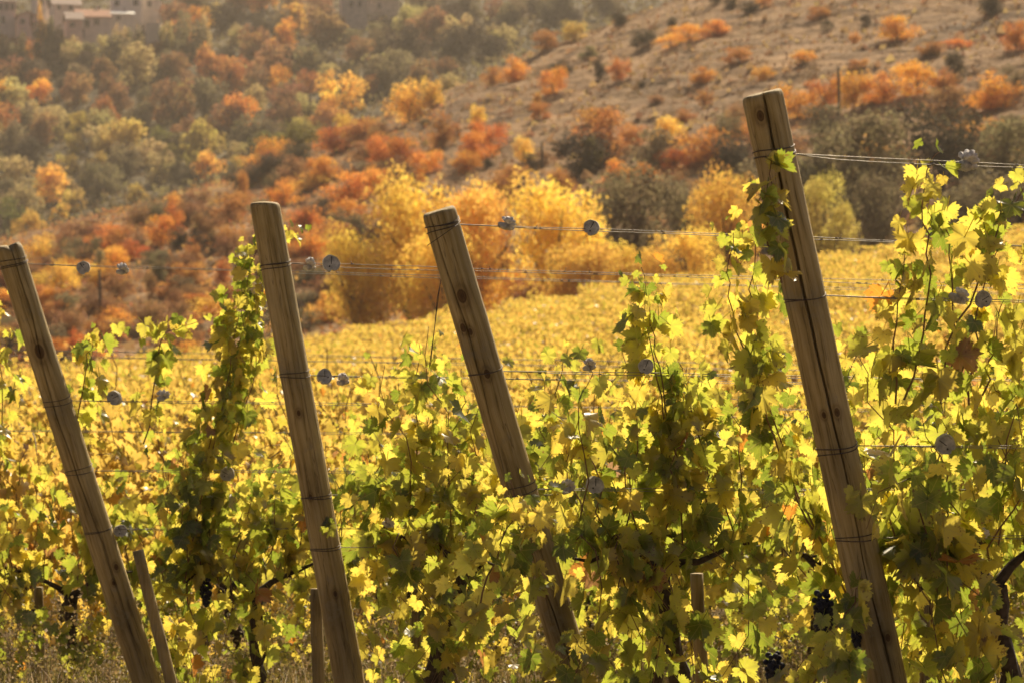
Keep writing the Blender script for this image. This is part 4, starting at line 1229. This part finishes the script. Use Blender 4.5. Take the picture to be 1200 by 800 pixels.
# ------------------------------------------------------------------ wooded hill beyond
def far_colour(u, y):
    if u > 360 and y < 95: return random.choices(['dark', 'olive', 'brown', 'pale', 'rust'], [9, 6, 4, 3, 1])[0]  # darker trees: the shadow on this part of the hill put into their colours
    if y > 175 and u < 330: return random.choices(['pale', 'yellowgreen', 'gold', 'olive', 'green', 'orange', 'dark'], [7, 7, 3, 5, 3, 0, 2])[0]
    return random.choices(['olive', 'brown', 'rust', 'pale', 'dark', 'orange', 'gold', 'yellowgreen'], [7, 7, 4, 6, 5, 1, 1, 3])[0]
nfar = 0
cells = []
for row in range(15):
    y = 300 - row * 20
    for c in range(27):
        cells.append((-40 + c * 32 + random.uniform(-14, 14) + (row % 2) * 16, y + random.uniform(-9, 9)))
for (u, y) in cells:
    crest = np.interp(u, US, [310, 288, 195, 66, -60, -150, -220])
    if y > crest + 8 or y < 12 or nfar >= 300: continue
    if y < 46 and u < 196: continue
    if 398 < u < 470 and y < 52: continue
    x, D = hit(u, y, 356, 640)
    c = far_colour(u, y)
    wp = random.uniform(26, 54)
    if u < 205 and y < 110: wp = min(wp, (y - 30) * 0.8)
    if 390 < u < 475 and y < 90: wp = min(wp, (y - 26) * 0.8)
    if wp < 12: continue
    hp = wp * random.uniform(0.75, 1.2)
    ever = c in ('dark', 'olive', 'green')
    sz = 'small' if wp < 36 else ('medium sized' if wp < 45 else 'large')
    if u < 230 and y < 95: where = 'just below the hill village'
    elif u < 330 and y > 185: where = 'in the pale strip of wood above the thicket'
    elif 360 < u < 500 and y < 100: where = 'around the old stone tower house'
    elif u >= 500 and y < 100: where = 'in the dark wood behind the bare slope'
    elif u > 250: where = 'in the wood behind the end of the bare slope'
    else: where = 'in the middle of the far wood below the village'
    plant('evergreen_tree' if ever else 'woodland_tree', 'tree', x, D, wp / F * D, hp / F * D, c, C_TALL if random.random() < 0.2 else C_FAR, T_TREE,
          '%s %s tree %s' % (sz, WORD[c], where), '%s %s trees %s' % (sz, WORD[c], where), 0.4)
    nfar += 1
# undergrowth of the wood
n = 52000
px = RNG.uniform(-250, 1300, n); D = RNG.uniform(350, 655, n); x = (px - 600) / F * D
z = ground_z(x, D) + RNG.random(n) ** 2 * 1.8
B = basis(RNG.normal(0, 1, (n, 3)) + np.array([0, 0, .7]), RNG.normal(0, 1, (n, 3)))
V, Fa, T = joined_leaves(np.stack([x, D, z], 1), B, RNG.uniform(0.25, 0.7, n), [DIA], RNG.random(n))
u_ = obj('undergrowth', mesh_from(V, Fa, M_FOL, False, T)); u_.color = (0.13, 0.10, 0.045, 1)
tag(u_, 'scrubby undergrowth covering the floor of the far wood', 'undergrowth', kind='stuff')
# dry tussocks on the near slope
n = 26000
px = RNG.uniform(-250, 1450, n); D = RNG.uniform(119, 338, n); x = (px - 600) / F * D
z = ground_z(x, D)
patch = hsum(x, D, 21, 14, 3)
keep = patch + RNG.normal(0, 0.35, n) > -0.25
x, D, z = x[keep], D[keep], z[keep]; n = len(x)
B = basis(RNG.normal(0, 1, (n, 3)) * np.array([1, 1, .3]), RNG.normal(0, 0.45, (n, 3)) + np.array([0, 0, 1]))
V, Fa, T = joined_leaves(np.stack([x, D, z + 0.05], 1), B, RNG.uniform(0.10, 0.30, n) * (1 + 1.2 * (RNG.random(n) < 0.12)), [DIA], RNG.random(n))
u_ = obj('dry_grass', mesh_from(V, Fa, M_FOL, False, T)); u_.color = (0.29, 0.18, 0.085, 1)
tag(u_, 'dry brown grass tussocks covering the open slope', 'grass', kind='stuff')
n = 34000
px = RNG.uniform(-250, 520, n); D = RNG.uniform(119, 330, n); x = (px - 600) / F * D
keep = hsum(x, D, 51, 9, 3) + RNG.normal(0, 0.3, n) > -0.15
x, D = x[keep], D[keep]; n = len(x)
z = ground_z(x, D) + RNG.random(n) ** 2 * 0.75
B = basis(RNG.normal(0, 1, (n, 3)), RNG.normal(0, 1, (n, 3)))
V, Fa, T = joined_leaves(np.stack([x, D, z], 1), B, RNG.uniform(0.06, 0.20, n), [DIA], np.clip(0.5 + 0.35 * hsum(x, D, 52, 6, 2) + RNG.normal(0, .2, n), 0, 1))
u_ = obj('thicket_scrub', mesh_from(V, Fa, M_FOL, False, T)); u_.color = (0.42, 0.19, 0.06, 1)
tag(u_, 'low russet scrub filling the ground between the thicket shrubs', 'scrub', kind='stuff')
m_ = 2300
px = RNG.uniform(330, 1450, m_); D = RNG.uniform(150, 335, m_); x = (px - 600) / F * D
keep = hsum(x, D, 41, 30, 3) + RNG.normal(0, 0.3, m_) > 0.0
x, D = x[keep], D[keep]; m_ = len(x); q = 20
cx = np.repeat(x, q) + RNG.normal(0, 0.30, m_ * q) * np.repeat(RNG.uniform(.5, 1.8, m_), q); cd = np.repeat(D, q) + RNG.normal(0, 0.25, m_ * q)
cz = ground_z(cx, cd) + RNG.random(m_ * q) * np.repeat(RNG.uniform(0.1, 0.5, m_), q)
B = basis(RNG.normal(0, 1, (m_ * q, 3)), RNG.normal(0, 0.6, (m_ * q, 3)) + np.array([0, 0, .7]))
V, Fa, T = joined_leaves(np.stack([cx, cd, cz], 1), B, RNG.uniform(0.05, 0.16, m_ * q), [DIA], np.repeat(RNG.random(m_), q))
u_ = obj('dead_scrub', mesh_from(V, Fa, M_FOL, False, T)); u_.color = (0.17, 0.10, 0.055, 1)
tag(u_, 'low dead scrub dotted over the bare slope', 'scrub', kind='stuff')
# poles on the slope
def pole(u, top, base, label, w=0.12, lo=118, hi=330):
    x, D = hit(u, base, lo, hi); z = gz(x, D); h = (base - top) / F * D
    mb = MB(); mb.tube([(0, 0, -0.3), (0.02, 0, h * .5), (-0.02, 0, h)], [w * .6, w * .55, w * .45], 8, True, 0.05)
    tag(mb.build('wooden_pole', M_TRUNK, None, True, loc=(x, D, z)), label, 'pole')
pole(982, 80, 142, 'thin wooden pole standing among the orange shrubs on the slope', 0.18)
pole(117, 318, 378, 'thin dark pole in the orange thicket beyond the notched post', 0.14)
pole(635, 168, 200, 'short dark stake on the bare dry slope', 0.16)

# ------------------------------------------------------------------ the village on the far hill
M_WALLS = {'grey': mat_simple('grey_plaster', (0.70, 0.60, 0.53), 0.9, 0.15, 0.8), 'pink': mat_simple('pink_plaster', (0.86, 0.60, 0.49), 0.9, 0.12, 0.8),
           'cream': mat_simple('cream_plaster', (0.88, 0.78, 0.66), 0.9, 0.12, 0.8), 'stone': mat_simple('old_stone', (0.58, 0.49, 0.41), 0.95, 0.3, 2.0, 0.4)}
M_ROOFS = {'tile': mat_simple('roof_tile', (0.44, 0.22, 0.14), 0.9, 0.2, 2.0, 0.3), 'grey': mat_simple('grey_roof', (0.34, 0.25, 0.21), 0.9, 0.2, 2.0, 0.3), 'white': mat_simple('white_sheet_roof', (0.80, 0.76, 0.70), 0.6, 0.05, 1.0)}
M_WIN = mat_simple('window_glass', (0.025, 0.022, 0.022), 0.25, 0.2, 1.0)
M_DOOR = mat_simple('dark_red_door', (0.16, 0.05, 0.035), 0.7, 0.2, 2.0)
M_FRAME = mat_simple('window_frame', (0.40, 0.35, 0.30), 0.8, 0.1, 3.0)
def house(x0, x1, top, base, D, wall, roof, wins, label, pitch=0.22, depth=7.0, gable=False, door=None, name='village_house'):
    """box in the photo at distance D; wins: list of (px, py, w px, h px)"""
    cx = (x0 + x1) / 2; s = D / F
    X = (cx - 600) * s; zb = min((HZ - base) * s, gz(X, D) + 0.2); zt = (HZ - top) * s
    W = (x1 - x0) * s; Hh = zt - zb
    root = empty(name, (X, D, zb), math.atan2(-X, D) + math.radians(random.uniform(2, 9)))
    mb = MB(); mb.box((0, depth / 2, Hh / 2 - 1), (W / 2, depth / 2, Hh / 2 + 1))
    if gable:
        ph = W / 2 * pitch * 2
        mb.add([(-W / 2, 0, Hh), (W / 2, 0, Hh), (0, 0, Hh + ph), (-W / 2, depth, Hh), (W / 2, depth, Hh), (0, depth, Hh + ph)], [(0, 1, 2), (5, 4, 3)])
    mb.build('wall', M_WALLS[wall], root)
    mb = MB(); e = 0.35; th = 0.18
    if gable:
        ph = W / 2 * pitch * 2
        for sgn in (-1, 1):
            a = [(0, -e, Hh + ph + 0.05), (sgn * (W / 2 + e), -e, Hh - e * pitch * 2 + 0.05), (sgn * (W / 2 + e), depth + e, Hh - e * pitch * 2 + 0.05), (0, depth + e, Hh + ph + 0.05)]
            b = [(p[0], p[1], p[2] + th) for p in a]
            mb.add(a + b, [(0, 1, 2, 3), (7, 6, 5, 4), (0, 4, 5, 1), (1, 5, 6, 2), (2, 6, 7, 3), (3, 7, 4, 0)])
    else:
        rh = depth * pitch
        for y0, z0, y1, z1 in ((-e, Hh - e * pitch * 2, depth / 2, Hh + rh), (depth + e, Hh - e * pitch * 2, depth / 2, Hh + rh)):
            a = [(-W / 2 - e, y0, z0 + .04), (W / 2 + e, y0, z0 + .04), (W / 2 + e, y1, z1 + .04), (-W / 2 - e, y1, z1 + .04)]
            b = [(p[0], p[1], p[2] + th) for p in a]
            mb.add(a + b, [(0, 1, 2, 3), (7, 6, 5, 4), (0, 4, 5, 1), (1, 5, 6, 2), (2, 6, 7, 3), (3, 7, 4, 0)])
        mb.add([(-W / 2, 0, Hh), (-W / 2, depth, Hh), (-W / 2, depth / 2, Hh + rh), (W / 2, 0, Hh), (W / 2, depth, Hh), (W / 2, depth / 2, Hh + rh)], [(0, 2, 1), (3, 4, 5)])
    rf = mb.build('roof', M_ROOFS[roof], root)
    if W > 4:
        mb = MB(); mb.box((W * 0.22, depth * 0.6, Hh + depth * pitch * 0.8 + 0.6), (0.3, 0.3, 0.7)); mb.build('chimney', M_WALLS['stone'], rf)
    for (wx, wy, ww, wh) in wins:
        c = ((wx - cx) * s, -0.02, (HZ - wy) * s - zb); hw, hh = ww * s * 0.62, wh * s * 0.6
        mb = MB(); t = 0.1
        for q in ((c[0] - hw - t / 2, c[2], t / 2, hh + t), (c[0] + hw + t / 2, c[2], t / 2, hh + t), (c[0], c[2] + hh + t / 2, hw, t / 2), (c[0], c[2] - hh - t / 2, hw, t / 2), (c[0], c[2], 0.05, hh)):
            mb.box((q[0], -0.06, q[1]), (q[2], 0.08, q[3]))
        wn_ = mb.build('window', M_FRAME, root)
        mb = MB(); mb.box((c[0], -0.015, c[2]), (hw, 0.02, hh)); mb.build('pane', M_WIN, wn_)
    if door:
        wx, wy, ww, wh = door
        mb = MB(); mb.box(((wx - cx) * s, -0.04, (HZ - wy) * s - zb), (ww * s / 2, 0.06, wh * s / 2)); mb.build('door', M_DOOR, root)
    tag(root, label, 'house')
house(-14, 20, 2, 40, 548, 'grey', 'grey', [(2, 9, 3, 6), (9, 9, 3, 6), (16, 9, 3, 6), (5, 24, 3, 6)], 'grey village house with a row of dark windows, next to the pinkish gabled house')
house(22, 45, 20, 38, 545, 'pink', 'tile', [(28, 26, 3, 4)], 'pinkish gabled village house with a tall dark red door', gable=True, door=(38, 25, 3, 14))
house(43, 64, -8, 13, 572, 'grey', 'grey', [(50, 3, 3, 6), (58, 3, 3, 6)], 'grey plaster village house behind the pinkish gabled house')
house(64, 96, 7, 16, 565, 'grey', 'grey', [(70, 10, 3, 4), (84, 10, 3, 4)], 'long low village house with a wide grey roof')
house(80, 98, 24, 40, 540, 'pink', 'grey', [(86, 30, 3, 4)], 'small pinkish village house below the long grey roof')
house(93, 130, 21, 44, 545, 'grey', 'tile', [(103, 29, 4, 7), (114, 27, 4, 5), (97, 40, 4, 8)], 'stone grey village house with a red tiled roof and two dark windows')
house(127, 157, 18, 26, 548, 'cream', 'white', [(140, 22, 3, 3)], 'low village building with a bright white roof below the tall house', pitch=0.10)
house(132, 167, -14, 24, 556, 'cream', 'tile', [(138, 5, 4, 5), (160, 4, 4, 5), (150, -6, 4, 5)], 'tall cream village house above the bright white roof')
house(168, 190, -2, 20, 566, 'grey', 'grey', [(176, 6, 3, 5)], 'grey village house half hidden by trees beside the tall cream house')
house(402, 431, -16, 42, 545, 'stone', 'tile', [(412, 6, 3, 5), (422, 6, 3, 5)], 'tall old stone tower house standing alone in the dark wood', depth=5)
house(433, 468, 0, 26, 562, 'stone', 'grey', [(445, 8, 3, 5)], 'ruined stone house beside the old tower house')
house(497, 548, -10, 10, 585, 'grey', 'grey', [(510, 2, 3, 5), (530, 2, 3, 5)], 'pale grey village house above the dark wood near the terraces')
house(560, 600, -14, 8, 590, 'cream', 'grey', [(575, 0, 3, 5), (590, 0, 3, 5)], 'cream village house farthest along the ridge above the terraces')
# garden trees between the houses
for (u, y, wp, c) in ((4, 50, 30, 'dark'), (26, 46, 22, 'olive'), (50, 34, 26, 'dark'), (60, 22, 18, 'olive'), (70, 42, 26, 'dark'), (48, 8, 14, 'gold'), (84, 52, 28, 'pale'), (104, 60, 26, 'olive'), (124, 52, 26, 'pale'),
                      (142, 42, 26, 'pale'), (158, 38, 22, 'olive'), (164, 56, 28, 'pale'), (198, 40, 30, 'pale'), (214, 24, 26, 'olive'), (186, 62, 30, 'rust'), (240, 30, 28, 'pale'), (20, 64, 30, 'olive'),
                      (392, 30, 26, 'pale'), (440, 40, 28, 'olive'), (462, 34, 26, 'dark'), (412, 52, 26, 'dark'), (480, 20, 26, 'pale'), (520, 18, 22, 'dark'), (555, 14, 24, 'olive'), (600, 16, 22, 'pale')):
    D = 536.0; x = (u - 600) / F * D; zt = (HZ - (y - wp * 0.5)) / F * D
    w = wp * 0.8 / F * D; h = zt - gz(x, D)
    if h < 1.5: h = 1.5
    plant('garden_tree', 'tree', x, D, w, h, c, C_FAR, T_TREE, '%s garden tree standing among the %s' % (WORD[c], 'village houses' if u < 300 else 'stone houses above the dark wood'),
          '%s garden trees among the %s' % (WORD[c], 'village houses' if u < 300 else 'stone houses'))
# the pale retaining wall by the village path
a = P(171, 45, 536); mb = MB()
s = 536 / F
mb.add([(0, 0, -2), (18 * s, 0, -2), (18 * s, 0, 17 * s), (1 * s, 0, 17 * s), (0, 1.2, -2), (18 * s, 1.2, -2), (18 * s, 1.2, 17 * s), (1 * s, 1.2, 17 * s)],
       [(0, 1, 2, 3), (7, 6, 5, 4), (0, 4, 5, 1), (1, 5, 6, 2), (2, 6, 7, 3), (3, 7, 4, 0)])
tag(mb.build('retaining_wall', mat_simple('pale_wall', (0.72, 0.60, 0.46), 0.9, 0.1, 0.6), None, False, loc=a), 'pale sunlit retaining wall below the tall cream house', 'wall')

# ------------------------------------------------------------------ haze
def mat_haze(dens):
    m, N, L = new_mat('haze')
    v = N.new('ShaderNodeVolumePrincipled'); o = N.new('ShaderNodeOutputMaterial')
    v.inputs['Color'].default_value = (1.0, 0.88, 0.74, 1)
    v.inputs['Density'].default_value = dens; v.inputs['Anisotropy'].default_value = 0.3
    L.new(v.outputs[0], o.inputs['Volume'])
    return m
HAZE = 0.0002
if HAZE:
    mb = MB(); mb.box((0, 430, 96), (1500, 570, 106))
    tag(mb.build('haze', mat_haze(HAZE)), 'thin warm haze filling the valley', 'haze', kind='stuff')
print('leaf objects', n_leaf_obj, 'field vines', count, 'far vines', len(far_pos), 'far trees', nfar)
